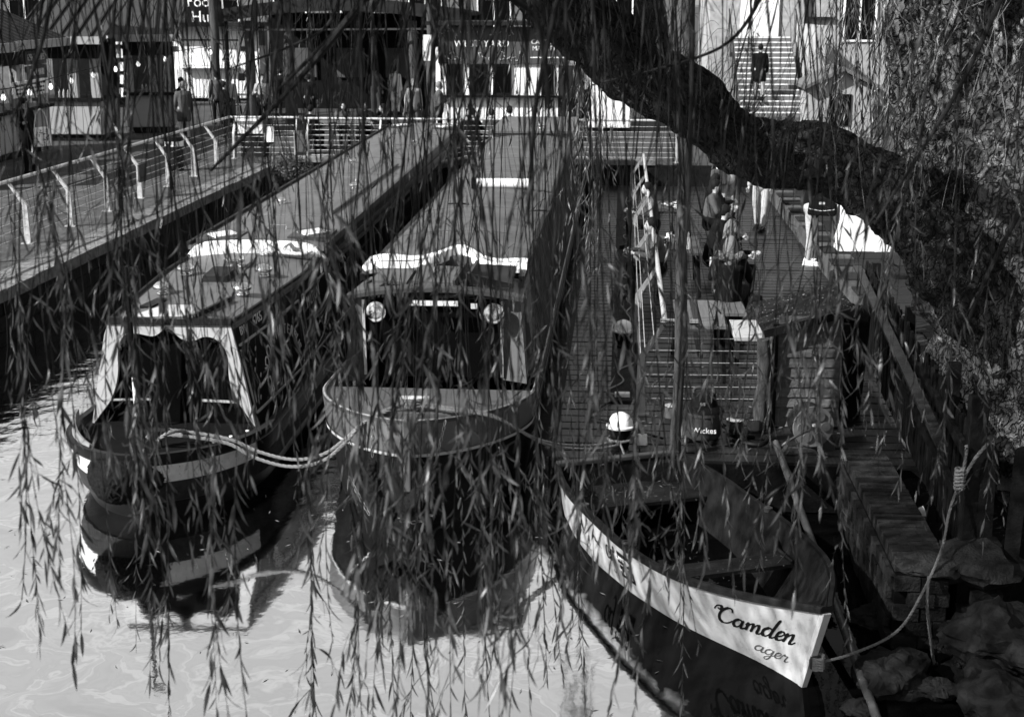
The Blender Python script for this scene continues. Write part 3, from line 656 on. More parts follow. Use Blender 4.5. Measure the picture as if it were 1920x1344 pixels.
m.loft([ring_ob, ring_o, ring_i, ring_ib], closed=False); cb = m.build('cratch_board', M('cream_paint', 0.36, 0.5, 0.12, 5, 0.08, 60), nb)
MB().slab([cr(-0.98, 0.0, -0.06), cr(0.98, 0.0, -0.06), cr(0.98, 0.98, -0.06), cr(-0.98, 0.98, -0.06)], (0, 0.02, 0)).build('canvas_front', TARP, nb)
MB().bar(cr(-0.93, 0.25, 0.035), cr(-0.3, 0.25, -0.03), 0.015, 0.02).build('crossbar', LETTERGREY, nb)
MB().bar(cr(0.36, 0.25, -0.03), cr(0.86, 0.25, 0.02), 0.015, 0.025).build('crossbar', LETTERGREY, nb)
sf = MB().tube([(-.33, 1.95, .6), (-.33, 1.95, 2.38)], 0.024, 10).build('bow_staff', BLACK, nb, True)
MB().tube([(-.33, 1.95, .78), (-.33, 1.95, 1.2)], 0.027, 10).build('staff_sleeve', WHITE, sf, True)
MB().bar((-.33, 1.95, 2.34), (-.21, 1.95, 2.36), .03, .05).build('staff_hook', BLACK, sf)
MB().slab([cr(-1.0, 1.0, 0.05), cr(1.0, 1.0, 0.05), cr(1.0, 1.06, 0.02), cr(-1.0, 1.06, 0.02)], (0, 0.06, 0)).build('roof_edge', BLACK, nb)
# fore cabin
def cab(y):  return 0.675 + (0.90 - 0.675) * min(1, max(0, (y - 2.18) / 2.6)) ** 0.8
def cambered(y0, y1, hw, z, n=10, cam_=0.07, th=0.05, ny=14):
    m = MB(); rings = []
    for j in range(ny + 1):
        y = y0 + (y1 - y0) * j / ny; h_ = hw(y); zz = z(y)
        up = [(-h_ + 2 * h_ * i / n, y, zz + cam_ * (1 - (2 * i / n - 1) ** 2)) for i in range(n + 1)]
        rings.append(up + [(x, y, zz - th) for x, y, _ in reversed(up)])
    return m.loft(rings)
rz1 = lambda y: 1.72 + 0.012 * (y - 2.18)
cambered(2.17, 5.85, cab, rz1).build('fore_roof', ROOFGREY, nb, True)
for s in (-1, 1):
    m = MB(); ra, rb_, rc, rd = [], [], [], []
    for j in range(13):
        y = 2.19 + (5.85 - 2.19) * j / 12; a = cab(y) - 0.005; g_ = min(1.0, 0.90 + 0.05 * (y - 2.2)); zt = rz1(y) - 0.02
        ra.append((s * a, y, zt)); rb_.append((s * g_, y, 0.62)); rc.append((s * (g_ - .04), y, 0.62)); rd.append((s * (a - .04), y, zt))
    m.loft([ra, rb_, rc, rd], closed=False).build('cabin_side', BLACK, nb, True)
    MB().tube([(s * (cab(y) - 0.03), y, rz1(y) + 0.03) for y in np.linspace(2.25, 5.8, 12)], 0.022, 6).build('grab_rail', DARK, nb, True)
for (x, y) in ((-0.45, 3.40), (-0.50, 4.45), (0.47, 3.40), (0.46, 4.45)):
    o = link('mushroom_vent', VENT, nb); o.location = (x, y, rz1(y) + 0.055)
# centre hatch box, front skylight plate and rails
h = MB().hexa([(-0.18, 4.0, 1.79), (0.14, 4.0, 1.79), (0.14, 4.5, 1.80), (-0.18, 4.5, 1.80)], [(-0.16, 4.02, 1.88), (0.12, 4.02, 1.88), (0.12, 4.48, 1.91), (-0.16, 4.48, 1.91)]).build('hatch_box', DARK, nb)
o = link('mushroom_vent', VENT, nb); o.location = (-0.02, 4.9, 1.81); o.scale = (1.2, 1.2, 1.3)
MB().hexa([(-0.42, 2.24, 1.75), (0.30, 2.24, 1.75), (0.14, 2.72, 1.77), (-0.25, 2.72, 1.77)], [(-0.4, 2.26, 1.80), (0.27, 2.26, 1.80), (0.10, 2.70, 1.82), (-0.2, 2.70, 1.82)]).build('skylight', M('pale_hatch', 0.4, 0.35, 0.1, 5), nb)
MB().bar((0.26, 2.22, 1.80), (0.42, 3.1, 1.81), 0.035, 0.05).build('hatch_runner', BLACK, nb)
MB().bar((-0.42, 2.7, 1.78), (-0.34, 3.1, 1.79), 0.14, 0.04).build('hatch_runner', BLACK, nb)
# white beam where the long cabin begins, coil of rope on it
bmx = MB(); arc = [(-0.94 + 1.88 * i / 14, 1.76 + 0.19 * (1 - abs(2 * i / 14 - 1) ** 9) + 0.04 * (1 - (2 * i / 14 - 1) ** 2)) for i in range(15)]
bmx.slab([(x, 5.84, z) for x, z in arc] + [(0.94, 5.84, 1.60), (-0.94, 5.84, 1.60)], (0, 0.1, 0)).build('cabin_bulkhead', WHITE, nb)
rp = MB()
for k in range(4):
    rope(rp, [(0.10 + .05 * k, 5.70 - k * .035, 2.0 + .02 * k), (0.4, 5.68 - k * .03, 1.985 + .018 * k), (0.8 - .03 * k, 5.7 - .03 * k, 1.96 + .02 * k), (0.84 - .03 * k, 5.76, 1.97 + .02 * k), (0.5, 5.79, 2.0 + .02 * k), (0.12 + .05 * k, 5.76, 2.02 + .02 * k)], 0.024, 6)
rope(rp, [(0.42, 5.62, 1.99), (0.44, 5.66, 2.1), (0.5, 5.72, 2.13), (0.54, 5.78, 2.03)], 0.028, 6)
rp.v = [(x, y, z - .15) for x, y, z in rp.v]
rp.build('rope_coil', M('white_rope', 0.62, 0.9, 0.2, 60, 0.6, 200), nb, True)
rz1b = lambda y: 1.91 + 0.006 * (y - 5.9)
hw1 = lambda y: 0.90
cambered(5.9, 23.1, hw1, rz1b, ny=10).build('long_roof', ROOFGREY, nb, True)
for s in (-1, 1):
    MB().hexa([(s * 1.02, 5.95, 0.63), (s * 0.97, 5.95, 0.63), (s * 0.97, 23.0, 0.63), (s * 1.02, 23.0, 0.63)], [(s * 0.895, 5.95, 1.88), (s * 0.85, 5.95, 1.88), (s * 0.85, 23.0, 1.97), (s * 0.895, 23.0, 1.97)]).build('cabin_side', BLACK, nb)
    MB().bar((s * 0.91, 5.95, 1.91), (s * 0.91, 23.1, 2.01), 0.05, 0.09).build('roof_rail', MIDGREY if s > 0 else DARK, nb)
    MB().bar((s * 1.01, 5.95, .84), (s * 1.01, 23.0, .84), 0.02, 0.05).build('side_moulding', LETTERGREY, nb)
    MB().bar((s * 0.925, 5.95, 1.74), (s * 0.925, 23.0, 1.80), 0.03, 0.05).build('side_moulding', MIDGREY, nb)
    for k in range(11):
        y0 = 6.5 + k * 1.48
        a = Vector((s * 0.965, y0, 1.25)); b_ = Vector((s * 0.915, y0, 1.83))
        wn = MB().hexa([(s * .965, y0, .98), (s * .998, y0, .98), (s * .998, y0 + 1.2, .98), (s * .965, y0 + 1.2, .98)], [(s * .91, y0, 1.66), (s * .938, y0, 1.66), (s * .938, y0 + 1.2, 1.66), (s * .91, y0 + 1.2, 1.66)]).build('window', MIDGREY, nb)
        MB().hexa([(s * .968, y0 + .05, 1.02), (s * 1.0, y0 + .05, 1.02), (s * 1.0, y0 + 1.15, 1.02), (s * .968, y0 + 1.15, 1.02)], [(s * .916, y0 + .05, 1.62), (s * .944, y0 + .05, 1.62), (s * .944, y0 + 1.15, 1.62), (s * .916, y0 + 1.15, 1.62)]).build('pane', GLASS, wn)
for (x, y, wd) in ((-0.55, 6.3, 0.26), (0.62, 6.55, 0.27), (-0.5, 22.3, 0.25), (0.6, 22.0, 0.25)):
    z = rz1b(y) + 0.05
    hb = MB().box(x - wd, x + wd, y - .34, y + .34, z - .03, z + .03).build('roof_hatch', MIDGREY, nb)
    MB().add([(x - wd * .8, y, z + .05), (x, y - .3, z + .05), (x + wd * .9, y + .02, z + .05), (x + .02, y + .3, z + .05)] + [(x - wd * .8, y, z + .031), (x, y - .3, z + .031), (x + wd * .9, y + .02, z + .031), (x + .02, y + .3, z + .031)], [(0, 1, 2, 3), (0, 4, 5, 1), (1, 5, 6, 2), (2, 6, 7, 3), (3, 7, 4, 0)]).build('hatch_lid', M('pale_lid', 0.6, 0.3, 0.08, 5), hb)
for y in np.arange(8.1, 22.8, 2.45):
    MB().tube([(-.89 + 1.78 * i / 10, y, rz1b(y) + .004 + .07 * (1 - (2 * i / 10 - 1) ** 2)) for i in range(11)], .009, 5).build('roof_seam', ROOFGREY, nb, True)
for (x, y) in ((-.45, 9.3), (.35, 11.1), (-.3, 14.6), (.4, 18.2)):
    o = link('mushroom_vent', VENT, nb); o.location = (x, y, rz1b(y) + .055); o.scale = (.7, .7, .7)
bp_ = MB().tube([(.52, 8.4, 2.0), (.60, 14.4, 2.03)], .022, 8).build('boat_pole', PALEWOOD, nb, True)
for (x, y) in ((0.05, 6.9), (0.1, 12.0), (-0.1, 17.5)):
    MB().tube([(x - .13, y, rz1b(y) + .06), (x - .13, y, rz1b(y) + .12), (x + .13, y, rz1b(y) + .12), (x + .13, y, rz1b(y) + .06)], 0.01, 6).build('lifting_handle', CHROME, nb)
MB().hexa([(0.75, 23.12, 0.6), (0.92, 23.12, 0.6), (0.92, 23.3, 0.6), (0.75, 23.3, 0.6)], [(0.8, 23.12, 2.1), (0.95, 23.12, 2.1), (0.95, 23.3, 2.1), (0.8, 23.3, 2.1)]).build('stern_post', PALEWOOD, nb)
# lettering on the right hand side of the fore cabin
def side1(y, z, off=0.006):
    z = .66 + (z - .94) * (rz1(y) - .66) / .92
    a = cab(y) - 0.005; g_ = min(1.0, 0.90 + 0.05 * (y - 2.2)); zt = rz1(y) - 0.02; t = (z - 0.62) / (zt - 0.62)
    return Vector((g_ + (a - g_) * t + off, y, z))
def side_text(s_, size, y, z, rot=0.0, mat=M('gilt_lettering', .5, .5, .1, 9)):
    o_ = side1(y, z, 0.01); dy = (side1(y + .1, z, .01) - o_).normalized(); dz = (side1(y, z + .1, .01) - o_).normalized()
    x_ = dy * math.cos(rot) + dz * math.sin(rot); u_ = -dy * math.sin(rot) + dz * math.cos(rot)
    text('lettering', s_, size, mat, nb, frame_m(o_, x_, u_), extrude=0.003)
side_text('BW', 0.13, 2.42, 1.77); side_text('6765', 0.15, 2.86, 1.785, 0.02)
side_text('MILTON', 0.2, 5.0, 1.60, 0.02)
cxs, czs = 3.45, 1.22
for i, c in enumerate('LONDON'):
    an = R(205 - i * 17); side_text(c, 0.19, cxs + 0.62 * math.cos(an), czs + 0.32 * math.sin(an), an - math.pi / 2)
for i, c in enumerate('WATERBUS'):
    an = R(98 - i * 13); side_text(c, 0.17, cxs + 0.64 * math.cos(an), czs + 0.32 * math.sin(an), an - math.pi / 2)
for i, c in enumerate('Co'): side_text(c, 0.15, 4.05 + i * .12, 1.08)
ln = MB()
def sline(a, b_, wd=0.02):
    pts = [side1(a[0] + (b_[0] - a[0]) * i / 8, a[1] + (b_[1] - a[1]) * i / 8, 0.006) for i in range(9)]
    ln.tube(pts, wd / 2, 4)
sline((2.24, 1.66), (4.35, 1.68), .03); sline((2.20, 1.64), (1.98, 1.04), .02) if False else None
sline((2.24, 1.62), (2.24, 1.02), .022); sline((2.24, 1.02), (4.35, 1.04), .03); sline((4.35, 1.68), (4.35, 1.04), .02); sline((4.5, 1.70), (5.75, 1.72), .03); sline((4.5, 1.70), (4.5, 1.04), .02); sline((4.5, 1.04), (5.75, 1.06), .03)
ln.build('coach_lines', LETTERGREY, nb)
fl_ = MB()
for (y, z) in ((2.42, 1.5), (2.55, 1.45), (2.62, 1.55), (2.47, 1.38), (2.6, 1.3), (2.5, 1.22), (2.45, 1.12)):
    p = side1(y, z, 0.008); fl_.lathe([(0.001, 0), (0.028, 0.002), (0.03, 0.005), (0.001, 0.008)], 7, (0, 0, 0)); k0 = len(fl_.v) - 28
    for i in range(k0, len(fl_.v)): q_ = fl_.v[i]; fl_.v[i] = (p.x + q_[2], p.y + q_[0], p.z + q_[1])
fl_.build('painted_flowers', LETTERGREY, nb)
# bow: T-stud, coir fender, white rivets
MB().tube([(0.14, 1.2, 0.66), (0.14, 1.2, 0.86)], 0.035, 10).tube([(0.02, 1.2, 0.86), (0.26, 1.2, 0.86)], 0.028, 8).build('mooring_stud', DARK, nb, True)
fm = MB(); rg = []
for i in range(13):
    t = i / 12; x = -0.50 + 0.82 * t; rr = 0.24 * math.sin(math.pi * (0.08 + 0.84 * t)) ** 0.6; yy = 0.98 - 0.34 * math.sin(math.pi * min(1, t * 1.04))
    rg.append([(x, yy + rr * 0.8 * math.cos(2 * math.pi * k / 16), 0.50 + rr * 0.9 * math.sin(2 * math.pi * k / 16)) for k in range(16)])
fm.loft(rg)
fo = fm.build('bow_fender', ROPEDARK, nb, True)
sb = fo.modifiers.new('s', 'SUBSURF'); sb.levels = 3; sb.render_levels = 3
tx = bpy.data.textures.new('coir', 'CLOUDS'); tx.noise_scale = 0.022; dp = fo.modifiers.new('d', 'DISPLACE'); dp.texture = tx; dp.texture_coords = 'LOCAL'; dp.strength = 0.045
for (x, y) in ((0.78, 1.55), (0.90, 1.75), (0.66, 1.35)): MB().lathe([(0.001, 0.012), (0.018, 0.01), (0.02, 0)], 8, (x, y, .70)).build('deck_stud', LETTER, nb)

# ------------------------------ middle boat: broad front with headlights, canvas roof
nm = thing('narrowboat', 'narrowboat with twin headlights, wavy white canopy edge and grey bow, in the middle', 'narrowboat', (-1.98, 12.5, 0), 0.0, 'narrowboats moored side by side')
K2 = dict(Lb=1.6, L=22.4, p=1.75, q=0.62)
sh2 = lambda y: 0.15 * max(0, 1 - y / 3.0) ** 1.5
lv2 = [(-0.45, 0.92, 0.55), (0.0, 1.0, 0.22), (0.70, 1.10, 0.05), (0.76, 1.11, 0.03), (0.97, 1.13, 0.0), (1.0, 1.13, 0.0)]
hull_band(lv2, 0, 2, sh2, **K2).build('hull', BLACK, nm, True)
hb = MB(); hb.loft([[(x * 1.012, y - .012, z) for x, y, z in cap_level(lv2[2], sh2, dz, 0, None, **K2)] for dz in (-0.03, 0.0)], closed=False)
hb.build('rubbing_strip', LETTERGREY, nm, True)
gb = hull_band(lv2, 2, 4, sh2, **K2); gb.build('bow_band', BOWGREY, nm, True)
hull_band(lv2, 4, 5, sh2, **K2).build('gunwale', MIDGREY, nm, True)
g0 = cap_level(lv2[5], sh2, 0.0, 0.0, None, **K2); g1 = cap_level(lv2[5], sh2, 0.01, 0.016, None, **K2); g2 = cap_level(lv2[5], sh2, 0.0, 0.032, None, **K2); g3 = cap_level(lv2[5], sh2, -0.06, 0.036, None, **K2)
MB().loft([g0, g1, g2, g3], closed=False).build('gunwale_edge', M('pale_worn_edge', 0.17, 0.5, 0.5, 12, 0.2, 60), nm, True)
dk = cap_level(lv2[5], sh2, -0.03, 0.034, 2.7, **K2); MB().add(dk, [tuple(range(len(dk)))]).build('fore_deck', DECKGREY, nm)
# triangular chain locker block on the stem
MB().hexa([(-0.40, 0.30, 1.0), (0.42, 0.30, 1.0), (0.56, 0.62, 1.0), (-0.52, 0.62, 1.0)], [(-0.36, 0.32, 1.145), (0.38, 0.32, 1.145), (0.52, 0.60, 1.125), (-0.48, 0.60, 1.125)]).build('locker_lid', DECKGREY, nm, bevel=.015)
MB().hexa([(-0.035, -0.05, 0.45), (0.035, -0.05, 0.45), (0.035, 0.1, 0.45), (-0.035, 0.1, 0.45)], [(-0.035, -0.06, 1.16), (0.035, -0.06, 1.16), (0.035, 0.08, 1.18), (-0.035, 0.08, 1.18)]).build('stem_post', BOWGREY, nm, bevel=.012)
MB().tube([(0.02, 0.4, 1.1), (0.02, 0.4, 1.26)], 0.03, 10).tube([(-0.12, 0.4, 1.26), (0.16, 0.4, 1.26)], 0.026, 8).build('mooring_stud', STEEL, nm, True)
# windscreen box
MB().hexa([(-0.80, 2.32, 0.96), (0.72, 2.32, 0.96), (0.72, 2.36, 0.96), (-0.80, 2.36, 0.96)], [(-0.80, 2.24, 1.86), (0.72, 2.24, 1.86), (0.72, 2.28, 1.86), (-0.80, 2.28, 1.86)]).build('windscreen', GLASS, nm)
for s, a in ((-1, 0.80), (1, 0.72)):
    MB().hexa([(s * a, 2.25, 0.96), (s * 1.0, 2.0 if s < 0 else 2.1, 0.96), (s * 1.0, 2.7, 0.96), (s * a, 2.7, 0.96)], [(s * a, 2.2, 1.87), (s * .92, 2.2, 1.87), (s * .92, 2.7, 1.87), (s * a, 2.7, 1.87)]).build('screen_pillar', DECKGREY, nm)
    MB().bar((s * a, 2.22, 1.0), (s * a, 2.17, 1.86), 0.03, 0.03).build('screen_trim', STEEL, nm)
hood = MB(); ar = [(-0.97 + 1.94 * i / 10, 1.87 + 0.10 * (1 - (2 * i / 10 - 1) ** 2)) for i in range(11)]
hood.slab([(x, 2.05, z) for x, z in ar] + [(x, 2.05, z + 0.06) for x, z in reversed(ar)], (0, 0.16, 0)); hood.build('hood_beam', MIDGREY, nm, bevel=.01)
hl_ = MB(); rr_ = []
for y_, dz in ((2.2, 0.05), (2.9, 0.03), (3.4, 0.0)): rr_.append([(x * (0.985 - 0.02 * (y_ - 2.2)), y_, z + dz) for x, z in ar] + [(x * 0.95, y_, z + dz - .05) for x, z in reversed(ar)])
hl_.loft(rr_); hl_.build('front_roof', DECKGREY, nm, True)
for x0, x1, tl in ((-0.28, 0.22, 0.03), (0.30, 0.82, 0.05), (-0.72, -0.34, 0.0)):
    z0 = 2.02
    hp = MB().hexa([(x0, 2.3, z0), (x1, 2.3, z0 - .02), (x1, 3.0, z0 + tl), (x0, 3.0, z0 + tl + .02)], [(x0, 2.3, z0 + .03), (x1, 2.3, z0 + .01), (x1, 3.0, z0 + tl + .03), (x0, 3.0, z0 + tl + .05)]).build('hatch_door', DECKGREY if x0 < 0.2 else DARK, nm)
MB().hexa([(0.30, 2.22, 2.03), (0.84, 2.22, 2.0), (0.84, 2.3, 2.0), (0.30, 2.3, 2.03)], [(0.3, 2.24, 2.16), (0.84, 2.24, 2.04), (0.84, 2.28, 2.04), (0.3, 2.28, 2.16)]).build('vent_grille', BLACK, nm)
for x in (0.2, 0.32): MB().bar((x, 2.22, 2.02), (x + .1, 2.6, 2.18), 0.03, 0.12).build('hatch_stay', MIDGREY, nm)
# lamps
for x, y in ((-0.645, 2.1), (0.64, 2.1)):
    hd = MB().lathe([(0.001, -0.10), (0.06, -0.09), (0.10, -0.03), (0.112, 0.0), (0.112, 0.02), (0.1, 0.024)], 24).build('headlight', CHROME, nm, True)
    hd.location = (x, y, 1.74); hd.rotation_euler = (R(82), 0, R(-6 if x < 0 else 6))
    MB().lathe([(0.1, 0.012), (0.1, 0.016), (0.06, 0.034), (0.001, 0.04)], 24).build('lens', M('lamp_lens', 0.55, 0.03, 0.5, 22, 0.3, 30, metal=1.0), hd, True)
lb = MB().box(-0.265, 0.265, 2.0, 2.07, 1.835, 1.895).build('light_bar', CHROME, nm)
for i in range(9): MB().box(-0.245 + i * .055, -0.2 + i * .055, 1.99, 2.0, 1.845, 1.885).build('light_cell', PLASTICW, lb)
MB().box(0.40, 0.47, 2.0, 2.06, 1.81, 1.87).build('spot_lamp', CHROME, nm)
# canvas roof, wavy valance
hw2 = lambda y: 0.90
rz2 = lambda y: 2.02 + 0.004 * y
cambered(3.35, 18.2, hw2, rz2, cam_=0.10, ny=24).build('canvas_roof', CANVASGREY, nm, True)
vz = [(-0.93 + 1.86 * i / 24) for i in range(25)]
def vtop(x): return 2.06 + 0.10 * (1 - (x / .93) ** 2) + 0.035 * math.sin(x * 7.0 + 1.0)
def vy(x): return 3.05 - 0.05 * math.sin(x * 7 + 1) + 0.50 * math.exp(-((x - 0.12) / 0.22) ** 2) + 0.14 * x
m = MB(); m.loft([[(x, 3.36 + max(0, vy(x) - 3.2), vtop(x) + .03) for x in vz], [(x, vy(x), vtop(x) + 0.015) for x in vz], [(x, vy(x) - .05, vtop(x) - 0.05) for x in vz], [(x, vy(x) - .035, vtop(x) - 0.10) for x in vz], [(x, vy(x) + .0, vtop(x) - 0.09) for x in vz]], closed=False)
m.build('valance', WHITE, nm, True)
cvr = MB(); cvr.loft([[(x, vy(x) + .02, vtop(x) + .02) for x in vz], [(x, 3.7, 2.03 + 0.105 * (1 - (x / .93) ** 2)) for x in vz]], closed=False).build('canopy_front', CANVASGREY, nm, True)
for y in np.arange(5.2, 18, 2.1):
    MB().tube([(-.90 + 1.8 * i / 10, y + .03 * math.sin(i), rz2(y) + .002 + .10 * (1 - (2 * i / 10 - 1) ** 2)) for i in range(11)], .010, 5).build('canvas_seam', CANVASGREY, nm, True)
slat = MB().hexa([(-0.0, -.075, 0), (.025, -.075, 0), (.025, .075, 0), (0, .075, 0)], [(-0.24, -.075, 1.0), (-.215, -.075, 1.0), (-.215, .075, 1.0), (-.24, .075, 1.0)]).mesh('side_slat', M('side_slat', 0.03, 0.6, 0.4, 6, 0.3, 40, objvar=0.6))
copies('side_slat', slat, [(1.09, 3.5 + i * 0.2, 1.0, (random.uniform(-.02, .02), 0, 0)) for i in range(73)], nm)
copies('side_slat', slat, [(-1.09, 3.5 + i * 0.4, 1.0, (0, 0, math.pi)) for i in range(36)], nm)
MB().box(-0.9, 0.9, 3.5, 18.0, 0.95, 1.0).build('cabin_floor', INSIDE, nm)
MB().bar((0.90, 2.7, 2.0), (0.90, 18.2, 2.06), 0.06, 0.08).build('roof_rail', BLACK, nm)
MB().bar((-0.90, 2.7, 2.0), (-0.90, 18.2, 2.06), 0.06, 0.08).build('roof_rail', BLACK, nm)
MB().hexa([(0.88, 2.4, 1.0), (1.08, 2.4, 1.0), (1.08, 3.5, 1.0), (0.88, 3.5, 1.0)], [(0.86, 2.7, 1.98), (0.92, 2.7, 1.98), (0.92, 3.5, 2.0), (0.86, 3.5, 2.0)]).build('side_curtain', CANVASGREY, nm)
# stern cabin
MB().box(-0.86, 0.86, 18.2, 22.0, 0.95, 2.22).build('stern_cabin', M('pale_grey_cabin', 0.22, 0.5, 0.2, 5), nm, bevel=.02)
MB().box(-0.92, 0.92, 18.1, 22.1, 2.222, 2.27).build('stern_roof', ROOFGREY, nm)
o = link('mushroom_vent', VENT, nm); o.location = (0.2, 18.8, 2.27)
# rope fenders hung on chain at the bow
def link_chain(m, a, b_, sag=0.0, r=0.02):
    a, b_ = Vector(a), Vector(b_); n = max(3, int((b_ - a).length / (r * 2.4)))
    for i in range(n):
        t = (i + .5) / n; c = a.lerp(b_, t) - Vector((0, 0, sag * 4 * t * (1 - t))); d = (b_ - a).normalized()
        s_ = d.orthogonal().normalized(); s_ = s_ if i % 2 else d.cross(s_)
        ring = [c + d * (math.cos(2 * math.pi * k / 8) * r * 1.55) + s_ * (math.sin(2 * math.pi * k / 8) * r * 0.8) for k in range(9)]
        m.tube(ring, r * 0.26, 4, False)
for ca, cb2, sg_ in (((-0.34, 0.08, 1.14), (-0.34, -0.0, 0.78), 0), ((0.36, 0.08, 1.14), (0.28, 0.0, 0.78), 0), ((-0.12, -0.13, 0.24), (0.26, -0.13, 0.28), .08), ((-0.62, 0.22, 0.5), (-0.38, -0.02, 0.2), 0)):
    ch = MB(); link_chain(ch, ca, cb2, sg_); tag(ch.build('fender_chain', M('chain_iron', .14, .4, .3, 20, metal=.6), nm, True), kind='stuff')
for (pth, rr) in (([(-0.34, -0.04, 0.76), (-0.33, -0.12, 0.55), (-0.24, -0.17, 0.36), (-0.08, -0.19, 0.27)], 0.085), ([(0.28, -0.05, 0.76), (0.22, -0.13, 0.56), (0.08, -0.18, 0.40), (-0.04, -0.19, 0.30)], 0.095)):
    f_ = MB().tube(catmull(pth, 5), rr, 12).build('rope_fender', ROPEDARK, nm, True)
    sb = f_.modifiers.new('s', 'SUBSURF'); sb.levels = 2; sb.render_levels = 2
    dp = f_.modifiers.new('d', 'DISPLACE'); dp.texture = tx; dp.texture_coords = 'LOCAL'; dp.strength = 0.05
# things lying on the canvas roof
rt = thing('fender_roll', 'white rolled tube lying across the canvas roof of the middle boat', 'roll', (-1.86, 21.9, 2.22))
MB().tube([(-0.43, -0.02, 0), (0.43, 0.02, 0)], 0.085, 14).build('roll_body', WHITE, rt, True)
for s in (-1, 1): MB().tube([(s * 0.43, 0.02 * s, 0), (s * 0.49, 0.02 * s, 0)], 0.1, 14).build('end_cap', PLASTICB, rt, True)
for (x, y, lab, r_) in ((-2.5, 20.0, 'thin dark stick lying on the left of the canvas roof', 0.3), (-1.25, 19.4, 'thin dark stick lying on the right of the canvas roof', 0.25)):
    s_ = MB().tube(catmull([(x, y, 2.16), (x + r_ * .5, y - .06, 2.175), (x + r_, y, 2.16)], 4), [0.012] * 8 + [0.02], 6); tag(s_.build('fallen_stick', TWIG), lab, 'stick')

# ------------------------------ mooring lines between the boats
m = MB(); rope(m, [(-4.46, 12.96, .86), (-4.15, 12.98, 0.82), (-3.82, 12.98, .76), (-3.56, 12.95, .66), (-3.2, 12.9, .60), (-2.88, 12.84, .68), (-2.62, 12.78, .88), (-2.38, 12.76, 1.1), (-1.97, 12.9, 1.25)], 0.018)
rope(m, [(-4.49, 12.92, .82), (-4.18, 12.92, .80), (-3.84, 12.91, .745), (-3.58, 12.88, .62), (-3.22, 12.83, .55), (-2.88, 12.77, .63), (-2.62, 12.72, .85), (-2.4, 12.72, 1.08), (-2.0, 12.92, 1.22)], 0.018)
rope(m, [(-4.56, 12.88, .77), (-4.4, 12.82, .88), (-4.3, 12.98, .84), (-4.44, 13.08, .78), (-4.6, 12.98, .85), (-4.66, 12.88, .79)], 0.02, 5)
tag(m.build('mooring_rope', ROPE, None, True), 'twisted double rope sagging between the two narrowboat bows', 'rope')
m = MB(); rope(m, [(-2.0, 12.88, 1.24), (-1.6, 12.82, 1.19), (-1.2, 12.85, 1.12), (-0.75, 13.1, 0.8), (-0.3, 13.5, 0.62), (0.06, 13.78, 0.6)], 0.016)
rope(m, [(-2.05, 12.85, 1.22), (-1.6, 12.78, 1.18), (-1.15, 12.82, 1.1), (-0.7, 13.05, 0.78), (-0.25, 13.45, 0.6), (0.06, 13.74, 0.57)], 0.014)
for k in range(3): rope(m, [(-2.08, 12.88, 1.18 + k * .03), (-1.96, 12.80, 1.2 + k * .03), (-1.84, 12.90, 1.19 + k * .03), (-1.96, 12.98, 1.19 + k * .03), (-2.08, 12.9, 1.2 + k * .03)], 0.02, 5)
tag(m.build('mooring_rope', M('brown_rope', 0.16, 0.9, 0.4, 60, 0.8, 200), None, True), 'darker rope knotted on the middle bow and led to the pontoon', 'rope')

# ================================================================== ROWING BOAT
BOW, STERN = Vector((1.55, 9.42, 0)), Vector((0.03, 13.32, 0))
Ld = (BOW - STERN).length; dAx = (BOW - STERN).normalized()
rb = thing('rowing_boat', 'white rowing boat with black gunwale and painted cursive name, full of fallen leaves', 'rowing boat', STERN, math.atan2(dAx.y, dAx.x))
# local x runs from stern to bow; local y to port is +; the side in view from the bridge is -y
btop = [(0, .64), (.1, .74), (.2, .79), (.5, .79), (.62, .74), (.72, .66), (.8, .52), (.87, .37), (.93, .2), (.97, .1), (1.0, .025)]
bbot = [(0, .5), (.15, .58), (.32, .61), (.49, .51), (.66, .34), (.78, .165), (.88, .04), (.95, .02), (1.0, .012)]
def _sm(t, tab): return (interp(max(0, t - .03), tab) + interp(t, tab) + interp(min(1, t + .03), tab)) / 3 if t < .97 else interp(t, tab)
def dz_top(t): return 0.50 + 0.05 * (1 - t) + 0.26 * t ** 3
def dS(t, h, side, off=0.0):
    hb_, ht_ = _sm(t, bbot), _sm(t, btop); zb, zt = -0.14, dz_top(t)
    yy = hb_ + (ht_ - hb_) * (h ** 0.62); z = zb + (zt - zb) * h; x = t * (Ld - 0.34) + 0.34 * t * h
    return Vector((x, side * (yy + off), z))
NT, NH = 40, 10
ts = [i / NT for i in range(NT + 1)]
def shell(off, h0, h1, closed=True):
    m = MB(); rings = []
    for t in ts:
        hs = [h0 + (h1 - h0) * k / NH for k in range(NH + 1)]
        rings.append([dS(t, h, -1, off) for h in reversed(hs)] + [dS(t, h, 1, off) for h in hs])
    m.loft(rings, closed=False); return m
DINGHYW = M('dinghy_white', 0.42, 0.38, 0.14, 5, 0.1, 50, spots=0.28, spotv=0.3, spotscale=38)
shell(0.0, 0.0, 1.0).build('hull', DINGHYW, rb, True)
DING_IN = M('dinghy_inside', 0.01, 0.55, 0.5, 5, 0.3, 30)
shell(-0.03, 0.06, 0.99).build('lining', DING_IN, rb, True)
m = MB(); m.loft([[dS(0, h, -1) + Vector((-.03, 0, 0)) for h in np.linspace(1, 0, 8)] + [dS(0, h, 1) + Vector((-.03, 0, 0)) for h in np.linspace(0, 1, 8)], [dS(0, h, -1) + Vector((.03, 0, 0)) for h in np.linspace(1, 0, 8)] + [dS(0, h, 1) + Vector((.03, 0, 0)) for h in np.linspace(0, 1, 8)]]); m.build('transom', DING_IN, rb)
